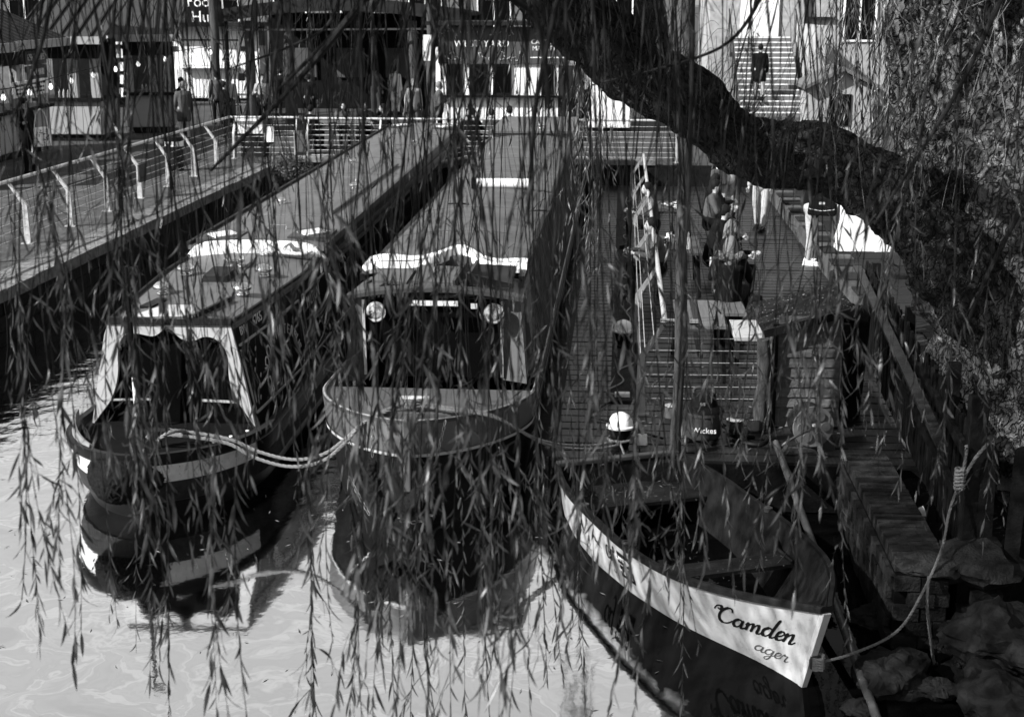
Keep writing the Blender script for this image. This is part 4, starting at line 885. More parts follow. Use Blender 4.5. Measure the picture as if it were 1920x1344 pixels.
MB().bar(dS(0, 1, -1) + Vector((0, 0, .01)), dS(0, 1, 1) + Vector((0, 0, .01)), 0.09, 0.045).build('transom_cap', PLASTICG, rb, bevel=.01)
for s in (-1, 1):
    m = MB(); rr = []
    for t in ts:
        p = dS(t, 1.0, s)
        rr.append([p + Vector((0, s * .024, -.042)), p + Vector((0, s * .028, -.005)), p + Vector((0, s * .014, .014)), p + Vector((0, -s * .024, .012)), p + Vector((0, -s * .03, -.03)), p + Vector((0, -s * .01, -.035))])
    m.loft(rr); m.build('gunwale', M('black_rubber', 0.009, 0.5, 0.4, 10, 0.2, 60), rb, True)
# stem
MB().loft([[dS(1, h, -1) + Vector((-.02, -.012, 0)), dS(1, h, -1) + Vector((.03, -.005, 0)), dS(1, h, 1) + Vector((.03, .005, 0)), dS(1, h, 1) + Vector((-.02, .012, 0))] for h in (0, .3, .6, .95)]).build('stem', DINGHYW, rb)
# thwarts, floor, breasthook
def thwart(name, t0, t1, h, mat=M('dark_thwart', 0.014, 0.5, 0.4, 6, 0.3, 40, spots=.12, spotv=.3)):
    a, b_, c, d = dS(t0, h, -1, -.035), dS(t0, h, 1, -.035), dS(t1, h, 1, -.035), dS(t1, h, -1, -.035)
    z = dS((t0 + t1) / 2, h, 1).z
    for p in (a, b_, c, d): p.z = z
    MB().slab([a, b_, c, d], (0, 0, 0.035)).build(name, mat, rb)
thwart('stern_seat', 0.01, 0.16, 0.60); thwart('thwart', 0.56, 0.625, 0.66); thwart('bow_seat', 0.90, 0.985, 0.80, DING_IN); thwart('thwart', 0.33, 0.36, 0.62) if False else None
fl_ = MB(); fl_.loft([[dS(t, 0.13, -1, -.04), dS(t, 0.13, 1, -.04)] for t in np.linspace(.01, .95, 12)], closed=False); fl_.build('floor', SOIL, rb)
for s in (-1, 1):
    MB().tube([dS(.62, .72, s, -.05), dS(.55, .75, s, -.10), dS(.50, .80, s, -.06)], 0.018, 6).build('knee', DING_IN, rb, True)
for s, t in ((-1, .28), (1, .42), (-1, .52)):
    p = dS(t, 1.0, s); MB().lathe([(0.035, -.01), (0.04, .03), (0.02, .035), (0.015, .0)], 10, (p.x, p.y - s * .015, p.z)).build('rowlock_plate', PLASTICG, rb, True)
# leaf litter lying inside
rng = np.random.default_rng(5); lv_, lf_ = [], []
def litter(t0, t1, n, z0, spread=.8):
    for i in range(n):
        t = rng.uniform(t0, t1); hw_ = _sm(t, bbot) * spread; c = np.array([t * (Ld - .25), rng.uniform(-hw_, hw_), z0 + rng.uniform(0, .05)])
        a = rng.uniform(0, 6.28); L_ = rng.uniform(.018, .045); d = np.array([math.cos(a) * L_, math.sin(a) * L_, rng.uniform(-.012, .012)]); s_ = np.array([-math.sin(a), math.cos(a), rng.uniform(-.4, .4)]) * .007
        k = len(lv_); lv_.extend([tuple(c - d), tuple(c + s_), tuple(c + d), tuple(c - s_)]); lf_.append((k, k + 1, k + 2, k + 3))
litter(.64, .9, 1900, -.045); litter(.2, .6, 1500, -.05); litter(.03, .14, 160, .275, .9)
lm = MB(); lm.v = lv_; lm.f = lf_; tag(lm.build('leaf_litter', M('dry_leaf', 0.1, .8, .8, 40), rb), kind='stuff')
# bow painter cleat
MB().lathe([(0.03, -.05), (0.04, 0), (0.03, .05)], 8, (dS(1, .45, 1).x + .05, 0, dS(1, .45, 1).z)).build('bow_ring', DARK, rb, True)
# lettering on the side in view, brush strokes laid on the hull
GLY = {'C': [[(-.28, .72), (-.2, .95), (0, 1.02), (.12, .9), (.02, .78), (-.12, .86)], [(.72, .78), (.62, 1.0), (.38, .98), (.14, .72), (.06, .4), (.15, .12), (.4, 0), (.66, .1), (.85, .3)]],
       'a': [[(.46, .42), (.28, .5), (.07, .36), (.05, .12), (.2, 0), (.38, .14), (.48, .48), (.45, .12), (.55, 0), (.72, .14)]],
       'm': [[(0, .3), (.09, .48), (.1, .25), (.08, 0), (.16, .32), (.32, .49), (.38, .3), (.36, 0), (.45, .33), (.6, .49), (.68, .3), (.66, .06), (.78, 0), (.92, .14)]],
       'd': [[(.46, .42), (.28, .5), (.07, .36), (.05, .12), (.2, 0), (.38, .14), (.52, .6), (.58, 1.04), (.5, .6), (.46, .12), (.56, 0), (.74, .14)]],
       'e': [[(0, .14), (.26, .24), (.38, .4), (.26, .5), (.1, .38), (.08, .12), (.24, 0), (.48, .14)]],
       'n': [[(0, .3), (.09, .48), (.1, .25), (.08, 0), (.16, .32), (.34, .49), (.42, .3), (.4, .06), (.52, 0), (.66, .14)]],
       'g': [[(.46, .42), (.28, .5), (.07, .36), (.05, .12), (.2, 0), (.38, .14), (.48, .48), (.44, -.15), (.3, -.45), (.12, -.4), (.2, -.2), (.66, .1)]],
       'r': [[(0, .14), (.12, .52), (.2, .42), (.36, .44), (.32, .1), (.42, 0), (.56, .12)]]}
ADV = dict(C=.88, a=.66, m=.88, d=.68, e=.42, n=.62, g=.6, r=.5)
def hull_stroke(m, pts, t0, h0, su, sv, slant=.35, wd=.011, thick=None):
    pts = [(p.x, p.y) for p in catmull([(a, b_, 0) for a, b_ in pts], 6)]
    L, Rr = [], []
    for i, (a, b_) in enumerate(pts):
        q, p_ = pts[min(i + 1, len(pts) - 1)], pts[max(i - 1, 0)]; dx, dy = q[0] - p_[0], q[1] - p_[1]; l_ = math.hypot(dx, dy) or 1
        wv = wd * (1.15 if dy < -0.02 else 0.6)
        def S(u, v): return dS(min(.995, t0 + (u + slant * v) * su / Ld), min(.98, h0 + v * sv), -1, 0.004)
        nx, ny = -dy / l_ * wv / su, dx / l_ * wv / sv * 1.6
        L.append(S(a + nx, b_ + ny)); Rr.append(S(a - nx, b_ - ny))
    m.loft([L, Rr], closed=False)
m = MB(); u = 0.0
for c in 'Camden':
    for st_ in GLY[c]: hull_stroke(m, [(a + u, b_) for a, b_ in st_], 0.800, 0.55, 0.165, 0.22)
    u += ADV[c]
m.build('lettering', LETTERBLACK, rb)
m = MB(); u = 0.0
for c in 'ager':
    for st_ in GLY[c]: hull_stroke(m, [(a + u, b_) for a, b_ in st_], 0.878, 0.33, 0.15, 0.15, wd=.006)
    u += ADV[c]
m.build('lettering', M('worn_lettering', 0.06, 0.6, 0.4, 40), rb)
m = MB()
def ringpts(cx, cy, rx, ry): return [(cx + rx * math.cos(2 * math.pi * k / 8), cy + ry * math.sin(2 * math.pi * k / 8)) for k in range(9)]
for cx, cy, rx, ry in ((0, .4, .3, .45), (.42, .05, .1, .12), (.42, .45, .07, .09), (.8, .42, .28, .38), (1.25, .95, .13, .2)): hull_stroke(m, ringpts(cx, cy, rx, ry), 0.412, 0.55, 0.125, 0.22, 0, .009)
hull_stroke(m, [(1.06, .8), (1.08, 0), (1.05, -.6), (.8, -.8), (.6, -.65)], 0.412, 0.55, 0.125, 0.22, 0, .009)
m.build('emblem', LETTERBLACK, rb)
for i, wrd in enumerate(('CAMDEN', 'MARKET')):
    t0, h0, h1 = 0.468, 0.80 - i * 0.20, 0.62 - i * 0.20; pts = 6; off = 0.004
    t0 += i * 0.006
    pl_ = MB(); up_ = [dS(t0 + .062 * k / pts, h0, -1, off) for k in range(pts + 1)]; lo_ = [dS(t0 + .062 * k / pts, h1, -1, off) for k in range(pts + 1)]
    pl_.loft([up_, lo_], closed=False); bo = pl_.build('badge', LETTERBLACK, rb)
    a = dS(t0 + .008, (h0 + h1) / 2, -1, off + .006); b_ = dS(t0 + .054, (h0 + h1) / 2, -1, off + .006); c = dS(t0 + .031, (h0 + h1) / 2, -1, off + .006); u_ = dS(t0 + .031, h0, -1, off) - dS(t0 + .031, h1, -1, off)
    text('lettering', wrd, 0.066, LETTER, bo, frame_m(c, b_ - a, u_), extrude=0.002)

# ================================================================== PONTOON THINGS
def dome_bollard(loc, label, tied=False):
    b_ = thing('dome_light', label, 'light', loc, 0, 'dome topped lights along the pontoon')
    MB().lathe([(0.085, 0), (0.09, 0.02), (0.12, 0.2), (0.125, 0.22)], 20).build('base', PLASTICB, b_, True)
    MB().lathe([(0.125, 0.22), (0.15, 0.225), (0.152, 0.245), (0.13, 0.255), (0.122, 0.30), (0.09, 0.35), (0.04, 0.378), (0.001, 0.382)], 20).build('dome', PLASTICW, b_, True)
    if tied:
        m = MB(); rope(m, [(0.09, -.09, .1), (0.0, -.13, .1), (-.1, -.09, .1), (-.12, .03, .1), (0, .12, .1), (.11, .03, .1), (.09, -.09, .1)], 0.014, 5)
        m.build('tied_rope', ROPE, b_, True)
dome_bollard((0.05, 13.85, PZ), 'white dome topped light nearest the rowing boat, rope tied round it', True)
dome_bollard((0.08, 18.2, PZ), 'white dome topped light beside the coiled cable on the pontoon')
dome_bollard((0.18, 36.3, PZ), 'farthest white dome topped light at the end of the pontoon')
m = MB(); rope(m, [(0.05, 13.72, .58), (0.09, 13.5, .54), (0.1, 13.36, .44), (0.09, 13.33, .34), (0.10, 13.33, .24)], 0.012, 6); tag(m.build('rope_tail', ROPE, None, True), 'short knotted rope end hanging over the stern of the rowing boat', 'rope')
bt = thing('plastic_bottle', 'small white plastic bottle standing beside the nearest dome light', 'bottle', (0.28, 13.95, PZ))
MB().hexa([(-.055, -.03, 0), (.055, -.03, 0), (.055, .03, 0), (-.055, .03, 0)], [(-.05, -.025, .12), (.05, -.025, .12), (.05, .025, .12), (-.05, .025, .12)]).build('bottle_body', PLASTICW, bt, bevel=.012)
MB().lathe([(0.02, .118), (0.018, .16), (0.022, .162), (0.02, .19), (0.001, .192)], 10).build('cap', CLOTHL, bt, True)
# cable on the deck
random.seed(11); cp = []
for i in range(26):
    t = i / 25; cp.append((0.15 + (-1) ** i * random.uniform(.02, .09) * (1 if i > 2 else 0.3), 33 - 13.6 * t ** 0.85, PZ + .02))
cp += [(-0.02, 18.9, PZ + .02), (0.22, 18.6, PZ + .02), (0.2, 18.0, PZ + .02), (0.24, 17.4, PZ + .02), (0.02, 16.9, PZ + .02), (0.08, 16.4, PZ + .02), (-0.12, 15.95, PZ + .02), (0.0, 15.8, PZ + .02)]
cab_ = thing('extension_cable', 'pale cable snaking along the walkway strip beside the railing', 'cable'); MB().tube(catmull(cp, 6), 0.011, 6).build('lead', CLOTHL, cab_, True)
MB().box(-0.02, 0.16, 15.74, 15.84, PZ, PZ + .05).build('socket', WHITE, cab_, bevel=.01)
tag(MB().tube(catmull([(0.05, 15.7, PZ + .02), (-.15, 15.3, PZ + .02), (-.3, 14.9, PZ + .02), (-.05, 14.7, PZ + .02), (.15, 14.5, PZ + .02), (0.0, 14.35, PZ + .02), (.1, 14.2, PZ + .02), (.25, 14.3, PZ + .03), (.5, 14.1, PZ + .03)], 6), 0.012, 6).build('black_cable', PLASTICB, None, True), 'black cable curled on the deck near the vacuum cleaner', 'cable')
# guide pile
pp = [(0.62 + .012 * math.sin(i * 1.3), 13.62 + .01 * math.cos(i * 2), -1.4 + i * .5) for i in range(16)]
tag(MB().tube(pp, [0.058 + .005 * math.sin(i * 2.1) for i in range(16)], 12).build('mooring_pile', BARKPOST, None, True), 'tall weathered timber pile rising from the pontoon edge', 'post')
# drum vacuum cleaner
vc = thing('vacuum_cleaner', 'dark drum vacuum cleaner with white lettering at the pontoon edge', 'vacuum cleaner', (0.92, 14.15, PZ))
MB().lathe([(0.17, .05), (0.19, .08), (0.2, .3), (0.215, .31), (0.215, .34)], 22).build('drum', PLASTICG, vc, True)
MB().lathe([(0.215, .345), (0.2, .37), (0.15, .40), (0.13, .47), (0.12, .53), (0.001, .54)], 22).build('motor_head', PLASTICB, vc, True)
MB().tube(catmull([(-.1, 0, .5), (-.09, 0, .58), (.09, 0, .58), (.1, 0, .5)], 5), 0.018, 8).build('handle', PLASTICG, vc, True)
for k in range(4):
    a = k * math.pi / 2 + .5; MB().lathe([(0.02, 0), (0.035, .02), (0.03, .05), (0.012, .06)], 8, (math.cos(a) * .17, math.sin(a) * .17, 0)).build('castor', PLASTICB, vc, True)
text('lettering', 'Wickes', 0.085, LETTER, vc, frame_m((0.0, -0.203, .17), (1, 0, 0), (0, 0, 1)), extrude=.004)
text('lettering', 'es', 0.07, LETTERGREY, vc, frame_m((-0.02, -0.155, .45), (1, 0, 0), (0, -.3, 1)), extrude=.004)
hz = MB().tube(catmull([(1.1, 14.1, .7), (1.3, 14.0, .62), (1.45, 14.15, .55), (1.3, 14.3, .53), (1.2, 14.1, .54), (1.5, 13.9, .55), (1.62, 14.1, .58)], 8), 0.025, 8); tag(hz.build('vacuum_hose', PLASTICB, None, True), 'black corrugated hose lying right of the vacuum cleaner', 'hose')
# clutter: small boxes and pots behind the vacuum
for i, (x, y, s_, mt, lb) in enumerate(((1.28, 14.45, .09, PLASTICG, 'small grey tin among the clutter behind the vacuum cleaner'), (1.5, 14.6, .07, CLOTHL, 'small pale tin among the clutter before the shed post'), (0.62, 15.0, .08, CLOTHG, 'small dark pot beside the near railing post'))):
    o = thing('tin', lb, 'tin', (x, y, PZ)); MB().lathe([(s_, 0), (s_, s_ * 1.6)], 12).build('can', mt, o, True); MB().lathe([(s_ * 1.05, s_ * 1.6), (s_ * 1.05, s_ * 1.7), (.001, s_ * 1.72)], 12).build('lid', CHROME, o, True)
# hose reel on the shed front
hr = thing('hose_reel', 'round grey hose reel mounted low at the right corner of the shed', 'hose reel', (2.02, 13.85, 0.78), R(12))
MB().tube([(0, 0, 0), (0, 0.22, 0)], 0.20, 26).build('drum', DARK, hr, True)
fd = MB().tube([(0, -0.03, 0), (0, 0.0, 0)], 0.215, 26).build('face_disc', M('reel_disc', 0.13, 0.45, 0.2, 8), hr, True)
for k in range(6):
    a = k * math.pi / 3; MB().tube([(math.cos(a) * .125, -.046, math.sin(a) * .125), (math.cos(a) * .125, -.03, math.sin(a) * .125)], 0.05, 14).build('disc_dimple', M('reel_dimple', 0.10, 0.45, 0.2, 8), fd, True)
MB().lathe([(0.05, 0), (0.04, .03), (0.02, .05)], 12).build('hub', STEEL, fd, True).rotation_euler = (R(90), 0, 0)
MB().tube(catmull([(0, -.06, 0), (-.12, -.12, -.02), (-.28, -.12, -.1), (-.35, -.1, -.18), (-.2, -.12, -.19), (-.02, -.14, -.22), (.03, -.14, -.32), (-.1, -.12, -.44), (-.2, -.12, -.6)], 6), 0.013, 6).build('hose', PLASTICG, hr, True)
MB().hexa([(-.12, .0, -.28), (.26, .0, -.28), (.26, .06, -.28), (-.12, .06, -.28)], [(-.2, .0, -.05), (.2, .0, -.05), (.2, .06, -.05), (-.2, .06, -.05)]).build('bracket', MIDGREY, hr)
# shed
sd = thing('timber_shed', 'small timber shed with plank sides and speckled sloping felt roof', 'shed', (1.72, 14.72, PZ), R(3))
MB().box(0.03, 0.70, 0.03, 0.95, 0.0, 1.08).build('core', INSIDE, sd)
pk = MB().hexa([(0, -.012, -.058), (.7, -.012, -.058), (.7, .028, -.058), (0, .028, -.058)], [(0, .008, .056), (.7, .008, .056), (.7, .028, .056), (0, .028, .056)]).mesh('plank', PLANK)
for i in range(11):
    o = link('plank', pk, sd); o.location = (0.01 + random.uniform(-.004, .004), 0, 0.06 + i * 0.112); o.scale = (1, 1, .96)
    if i >= 9: o.scale = (0.98, 1, .96)
pk2 = MB().box(-.012, .012, 0, .95, -.054, .054).mesh('plank', PLANK)
for i in range(10):
    for x in (0.0, 0.715):
        o = link('plank', pk2, sd); o.location = (x, 0.03, 0.06 + i * .112)
for x in (-0.02, 0.73): MB().box(x - .03, x + .03, -.03, .03, 0, 1.16).build('corner_post', DARKWOOD, sd)
MB().hexa([(-.16, -.14, 1.05), (.80, -.10, 1.30), (.80, 1.05, 1.34), (-.16, 1.05, 1.10)], [(-.16, -.14, 1.10), (.80, -.10, 1.35), (.80, 1.05, 1.39), (-.16, 1.05, 1.15)]).build('roof', FELT, sd)
MB().bar((-.17, -.15, 1.075), (.81, -.11, 1.325), 0.02, 0.085).build('bargeboard', BLACK, sd)
lg = [(1.57 + .015 * math.sin(i * 1.7), 14.62 + .01 * math.cos(i * 2.3), .06 + i * .24) for i in range(7)]
tag(MB().tube(lg, [.072 + .012 * math.sin(i * 2.7) for i in range(7)], 12).build('log_post', BARKPOST, None, True), 'rough split log post at the left corner of the shed', 'post')
# old machine / box with bolts right of shed
mc = thing('bolted_beam', 'dark upright timber with a row of bolts right of the shed', 'post', (2.58, 15.2, PZ), R(-20))
MB().hexa([(-.14, -.1, 0), (.14, -.1, 0), (.14, .1, 0), (-.14, .1, 0)], [(-.14, .2, 1.05), (.14, .2, 1.05), (.14, .42, 1.2), (-.14, .42, 1.2)]).build('beam', DARKWOOD, mc, bevel=.02)
for k in range(5): MB().lathe([(.03, 0), (.03, .03), (.012, .04)], 8, (-.06, .17 + k * .03, 1.05 + k * .035)).build('bolt', BLACK, mc, True)
# white counter at the right edge of the terrace
wc = thing('market_counter', 'large white fronted counter on dark base right of the standing man', 'counter', (3.8, 24.2, PZ - .1), R(2))
MB().box(0, 1.5, 0, 0.7, 0.36, 1.30).build('front', WHITE, wc)
MB().box(0.1, 1.5, .05, .65, 0, .36).build('base', PANELDK, wc)
MB().box(-.05, 1.55, -.06, .76, 1.302, 1.36).build('top', PALEWOOD, wc)
kb = MB()
for i, (x, y, z, lb) in enumerate(((3.75, 22.6, .62, 'long dark stone kerb in front of the white counter'), (4.6, 21.9, .78, 'second dark stone kerb nearer the fence'))):
    o = MB().box(-.9, .9, -.2, .2, -.3, .12).build('stone_kerb', QSTONE, None, bevel=.03); o.location = (x + .6, y, z); tag(o, lb, 'kerb')

# picnic tables and benches on the terrace
def table(label, x, y, lx, ly, h=0.72, mat=PALEWOOD, rz=0, boards=4):
    t = thing('table', label, 'table', (x, y, PZ), rz, 'terrace tables')
    for k in range(boards):
        a = -lx / 2 + lx * k / boards; MB().box(a + .006, a + lx / boards - .006, -ly / 2, ly / 2, h - .04, h).build('table_board', mat, t)
    for sx in (-1, 1):
        for sy in (-1, 1):
            MB().bar((sx * lx * .4, sy * ly * .38, h - .04), (sx * lx * .46, sy * ly * .46, 0), .05, .05).build('leg', DARKWOOD, t)
    MB().bar((0, -ly * .4, .3), (0, ly * .4, .3), .06, .05).build('stretcher', DARKWOOD, t)
    return t
table('grey wooden table just inside the near end of the railing', 1.02, 17.2, .62, 1.5)
table('dark table crowded with bottles behind the railing', .95, 22.3, .7, 1.6, mat=MIDGREY)
table('farther table with plates behind the railing', 1.0, 26.6, .7, 1.4, mat=MIDGREY)
wb = thing('box_stool', 'pale square topped stool right of the near table', 'stool', (1.62, 16.55, PZ))
MB().box(-.24, .24, -.45, .45, .62, .68).build('seat', M('pale_top', 0.30, 0.6, 0.12, 30), wb, bevel=.01)
for sx in (-.2, .2):
    for sy in (-.4, .4): MB().box(sx - .025, sx + .025, sy - .025, sy + .025, 0, .62).build('leg', DARK, wb)
bn = thing('bench', 'dark bench right of the bottle table where the fur hooded woman sits', 'bench', (1.55, 19.2, PZ))
for k in range(3): MB().box(-.17 + k * .12, -.06 + k * .12, -.8, .8, .41, .45).build('seat_board', PALEWOOD, bn)
for sy in (-.65, .65): MB().box(-.17, .18, sy - .03, sy + .03, 0, .41).build('leg', DARKWOOD, bn)
rngb = random.Random(4)
for i in range(16):
    j = i
    x, y = .82 + rngb.uniform(-.1, .32), 21.75 + rngb.uniform(0, 1.1)
    kind = ['clear bottle', 'clear glass', 'white jar', 'pale cup'][i % 4]
    hh = [.26, .13, .12, .1][i % 4]; r_ = [.035, .035, .045, .04][i % 4]
    o = thing('table_bottle' if i % 4 == 0 else 'table_glass', kind + ' among the bottles and glasses on the dark table behind the railing', 'tableware', (x, y, PZ + .72), 0, 'bottles and glasses on the dark table')
    MB().lathe([(r_, 0), (r_, hh * .6), (r_ * (.4 if i % 4 == 0 else .95), hh * .8), (r_ * (.4 if i % 4 == 0 else 1), hh)], 10).build('vessel', random.choice([PLASTICW, CHROME, CLOTHL]), o, True)
    MB().lathe([(r_ * .42, hh), (r_ * .42, hh + .012), (.001, hh + .014)], 8).build('rim', WHITE, o, True)
for i in range(5):
    o = thing('plate', 'white plate or tray on the farther table behind the railing', 'plate', (.8 + rngb.uniform(0, .35), 26.2 + i * .2, PZ + .72), 0, 'plates on the farther table')
    MB().lathe([(.001, .004), (.07, .004), (.11, .02), (.115, .022), (.08, .0), (.001, .0)], 16).build('dish', WHITE, o, True)
    MB().lathe([(.03, .01), (.05, .04), (.02, .07), (.001, .075)], 8).build('food', CLOTHL, o, True)

# far quay: planters, bin, picnic table, trunks
pn = thing('planter_box', 'white box planter with trailing grass at the far left corner of the basin', 'planter', (-10.1, 36.9, 1))
MB().box(-.1, .62, -.3, .3, .62, 1.02).build('box', WHITE, pn); MB().box(.62, .70, -.33, .33, .3, 1.1).build('end_frame', BLACK, pn); MB().box(-.05, .6, -.25, .25, 0, .62).build('stand', DARK, pn)
bn_ = thing('litter_bin', 'dark round litter bin with white band by the quay railing', 'bin', (-10.9, 33.4, 1))
MB().lathe([(.2, 0), (.22, .75)], 16).build('bin_body', DARK, bn_, True); MB().lathe([(.225, .6), (.225, .72)], 16).build('band', WHITE, bn_, True); MB().lathe([(.22, .75), (.2, .82), (.001, .83)], 16).build('lid', BLACK, bn_, True)
for x, y, r_, h, lb in ((-11.35, 47.6, .2, 7, 'pale straight tree trunk standing before the dark pavilion'), (-14.6, 50, .17, 7, 'slim pale trunk in front of the white hut'), (-16.9, 45, .16, 6.5, 'mottled trunk left of the beanie wearer'), (-6.3, 46.2, .13, 7, 'thin pale trunk left of the container kiosk')):
    t = thing('tree', lb, 'tree', (x, y, 1), 0, 'bare trunks in the market yard')
    MB().tube([(.03 * math.sin(i * 1.9), .03 * math.cos(i), i * h / 10) for i in range(11)], [r_ * (1 + .5 * max(0, .5 - i) - .02 * i) for i in range(11)], 12).build('trunk', BARKPOST, t, True)
    cr_ = MB(); rg_ = random.Random(int(x * 10))
    for i in range(900):
        d = Vector((rg_.gauss(0, 1), rg_.gauss(0, 1), rg_.gauss(0, .7))); p = Vector((0, 0, h + .6)) + d * .8; a = Vector((rg_.gauss(0, 1), rg_.gauss(0, 1), rg_.gauss(0, 1))).normalized() * .09; b_ = a.orthogonal().normalized() * .035
        cr_.add([p - a, p + b_, p + a, p - b_], [(0, 1, 2, 3)])
    tag(cr_.build('crown', LEAF, t), kind='stuff')
sm = thing('shrub', 'dark overgrown shrub hanging over the far quay corner', 'shrub', (-8.9, 34.9, .75)); sv = MB(); rs = random.Random(2)
for i in range(2600):
    d = Vector((rs.gauss(0, 1), rs.gauss(0, 1), rs.gauss(0, 1))).normalized() * rs.uniform(.3, 1); p = Vector((d.x * .75 + .35, d.y * .8, d.z * .48 + .1)); a = Vector((rs.gauss(0, 1), rs.gauss(0, 1), rs.gauss(0, 1))).normalized() * .06; b_ = a.orthogonal().normalized() * .016
    sv.add([p - a, p + b_, p + a, p - b_], [(0, 1, 2, 3)])
tag(sv.build('foliage', LEAF, sm), kind='stuff'); MB().tube([(0, 0, -.2), (.2, 0, .1), (.4, .1, .4)], .03, 6).build('stem', TWIG, sm)
def yard_table(x, y, label, rz=0):
    t = thing('picnic_table', label, 'table', (x, y, 1.0), rz, 'picnic tables in the yard')
    for k in range(4): MB().box(-.9, .9, -.36 + k * .18, -.2 + k * .18, .72, .76).build('table_board', PALEWOOD, t)
    for sy in (-.72, .72): MB().box(-.9, .9, sy - .13, sy + .13, .42, .46).build('seat_board', PALEWOOD, t)
    for sx in (-.65, .65):
        MB().bar((sx, -.75, .38), (sx, .75, .38), .05, .08).build('crossbeam', DARKWOOD, t)
        for sy in (-1, 1): MB().bar((sx, sy * .3, .72), (sx, sy * .6, 0), .05, .08).build('leg', DARKWOOD, t)
yard_table(-8.0, 39.0, 'picnic table where the group sits behind the far railing'); yard_table(-3.5, 38.4, 'picnic table beside the huddled group before the kiosk', .1); yard_table(-13.4, 50.5, 'long grey picnic table in front of the white hut')

# ================================================================== RIGHT BANK: fence, wall, rocks
fn = thing('picket_fence', 'black wooden fence running along the bank beside the shed path', 'fence')
pkm = MB().slab([(0, -.045, 0), (0, .045, 0), (0, .045, 1.12), (0, .03, 1.16), (0, 0, 1.175), (0, -.03, 1.16), (0, -.045, 1.12)], (.025, 0, 0)).mesh('picket', DARKWOOD)
for i in range(52):
    y = 10.95 + i * .135; o = link('picket', pkm, fn); o.location = (2.93 + .055 * (y - 11) * .6, y, .42 + .03 * (y - 11)); o.rotation_euler = (random.uniform(-.03, .03), random.uniform(-.03, .03), 0)
for z in (1.08, .62): MB().bar((2.895, 11.0, .42 + z - .12), (3.2, 17.9, .62 + z - .12), .045, .10).build('rail', DARKWOOD, fn)
for y in (12.4, 14.8, 17.4): MB().box(2.95 + .033 * (y - 11), 3.05 + .033 * (y - 11), y - .05, y + .05, .2, 1.85).build('post', DARKWOOD, fn)
MB().bar((2.72, 11.3, 1.42), (3.05, 17.8, 1.72), .10, .03).build('top_board', M('wet_top_board', 0.02, .3, .4, 8, .3, 40), fn)
fn2 = thing('picket_fence', 'black wooden fence crossing towards the willow trunk at the right edge', 'fence')
pk3 = MB().slab([(-.06, 0, 0), (.06, 0, 0), (.06, 0, 1.12), (.045, 0, 1.17), (0, 0, 1.19), (-.045, 0, 1.17), (-.06, 0, 1.12)], (0, .025, 0)).mesh('picket', DARKWOOD)
for i in range(14):
    o = link('picket', pk3, fn2); o.location = (2.98 + i * .20, 10.72 - i * .05, .42); o.rotation_euler = (random.uniform(-.03, .03), random.uniform(-.02, .02), -.24)
for z in (.55, 1.28): MB().bar((2.8, 10.82, z), (5.8, 10.05, z), .04, .09).build('rail', DARKWOOD, fn2)
MB().box(2.80, 2.94, 10.76, 10.90, .2, 1.98).build('post', DARKWOOD, fn2, bevel=.008)
# brick wall end with brick-on-edge coping
bwall = thing('brick_wall', 'low mossy brick wall with stepped end by the water', 'wall')
MB().box(2.24, 2.66, 10.45, 13.2, -.4, .60).build('core', MORTAR, bwall)
bk1 = MB().box(-.205, .205, -.035, .035, -.055, .055).mesh('brick', BRICK)
for i in range(34):
    o = link('brick', bk1, bwall); o.location = (2.45, 10.55 + i * .079, .655 + random.uniform(-.008, .008)); o.rotation_euler = (0, random.uniform(-.02, .02), random.uniform(-.03, .03))
bk2 = MB().box(-.105, .105, -.05, .05, -.055, .055).mesh('brick', BRICK)
def face(x0, x1, y, z0, z1, par):
    r_ = 0; z = z0 + .06
    while z < z1 - .03:
        x = x0 + (.11 if r_ % 2 else .0)
        while x < x1 - .02:
            wd = min(.21, x1 - x) if x > x0 else .21
            o = link('brick', bk2, par); o.location = (x + wd / 2, y + random.uniform(-.02, .02), z); o.scale = (wd / .222, 1, 1.0); o.rotation_euler = (random.uniform(-.04, .04), random.uniform(-.03, .03), random.uniform(-.06, .06)); x += wd
        z += .122; r_ += 1
face(2.22, 2.66, 10.42, -.25, .62, bwall)
bk3 = MB().box(-.04, .04, -.105, .105, -.055, .055).mesh('brick', BRICK)
for r_ in range(7):
    for i in range(12):
        o = link('brick', bk3, bwall); o.location = (2.235 + random.uniform(-.012, .012), 10.55 + i * .222 + (.11 if r_ % 2 else 0), -.2 + r_ * .122); o.rotation_euler = (0, 0, random.uniform(-.05, .05))
pier = thing('brick_pier', 'crumbling rounded brick pier right of the low wall', 'pier')
MB().box(2.74, 3.05, 10.5, 11.0, -.4, .58).build('core', MORTAR, pier)
face(2.72, 3.08, 10.47, -.25, .52, pier)
stn = lambda s, seed: rock_mesh(s, seed)
def rock_mesh(seed, flat=.7, sub=4, name='rock', mat=ROCK):
    import bmesh
    bm = bmesh.new(); bmesh.ops.create_icosphere(bm, subdivisions=sub, radius=1.0)
    o_ = Vector((seed * 3.1, seed * 1.7, seed))
    for v in bm.verts:
        p = v.co.copy(); d = 1 + .45 * mnoise.fractal(p * .9 + o_, 1, 2, 6) + .10 * mnoise.ridged_multi_fractal(p * 2.2 + o_, 1, 2, 4, 1, 2)
        q = Vector((round(p.x * 1.6) / 1.6, round(p.y * 1.6) / 1.6, round(p.z * 1.6) / 1.6)) * .25 + p * .75
        v.co = Vector((q.x * d, q.y * d, q.z * d * flat))
    me = bpy.data.meshes.new(name); bm.to_mesh(me); bm.free(); me.materials.append(mat); return me
cs_ = link('cap_stone', rock_mesh(9, .55, 3, 'cap_stone', BRICK), pier); cs_.location = (2.92, 10.72, .62); cs_.scale = (.30, .36, .28)
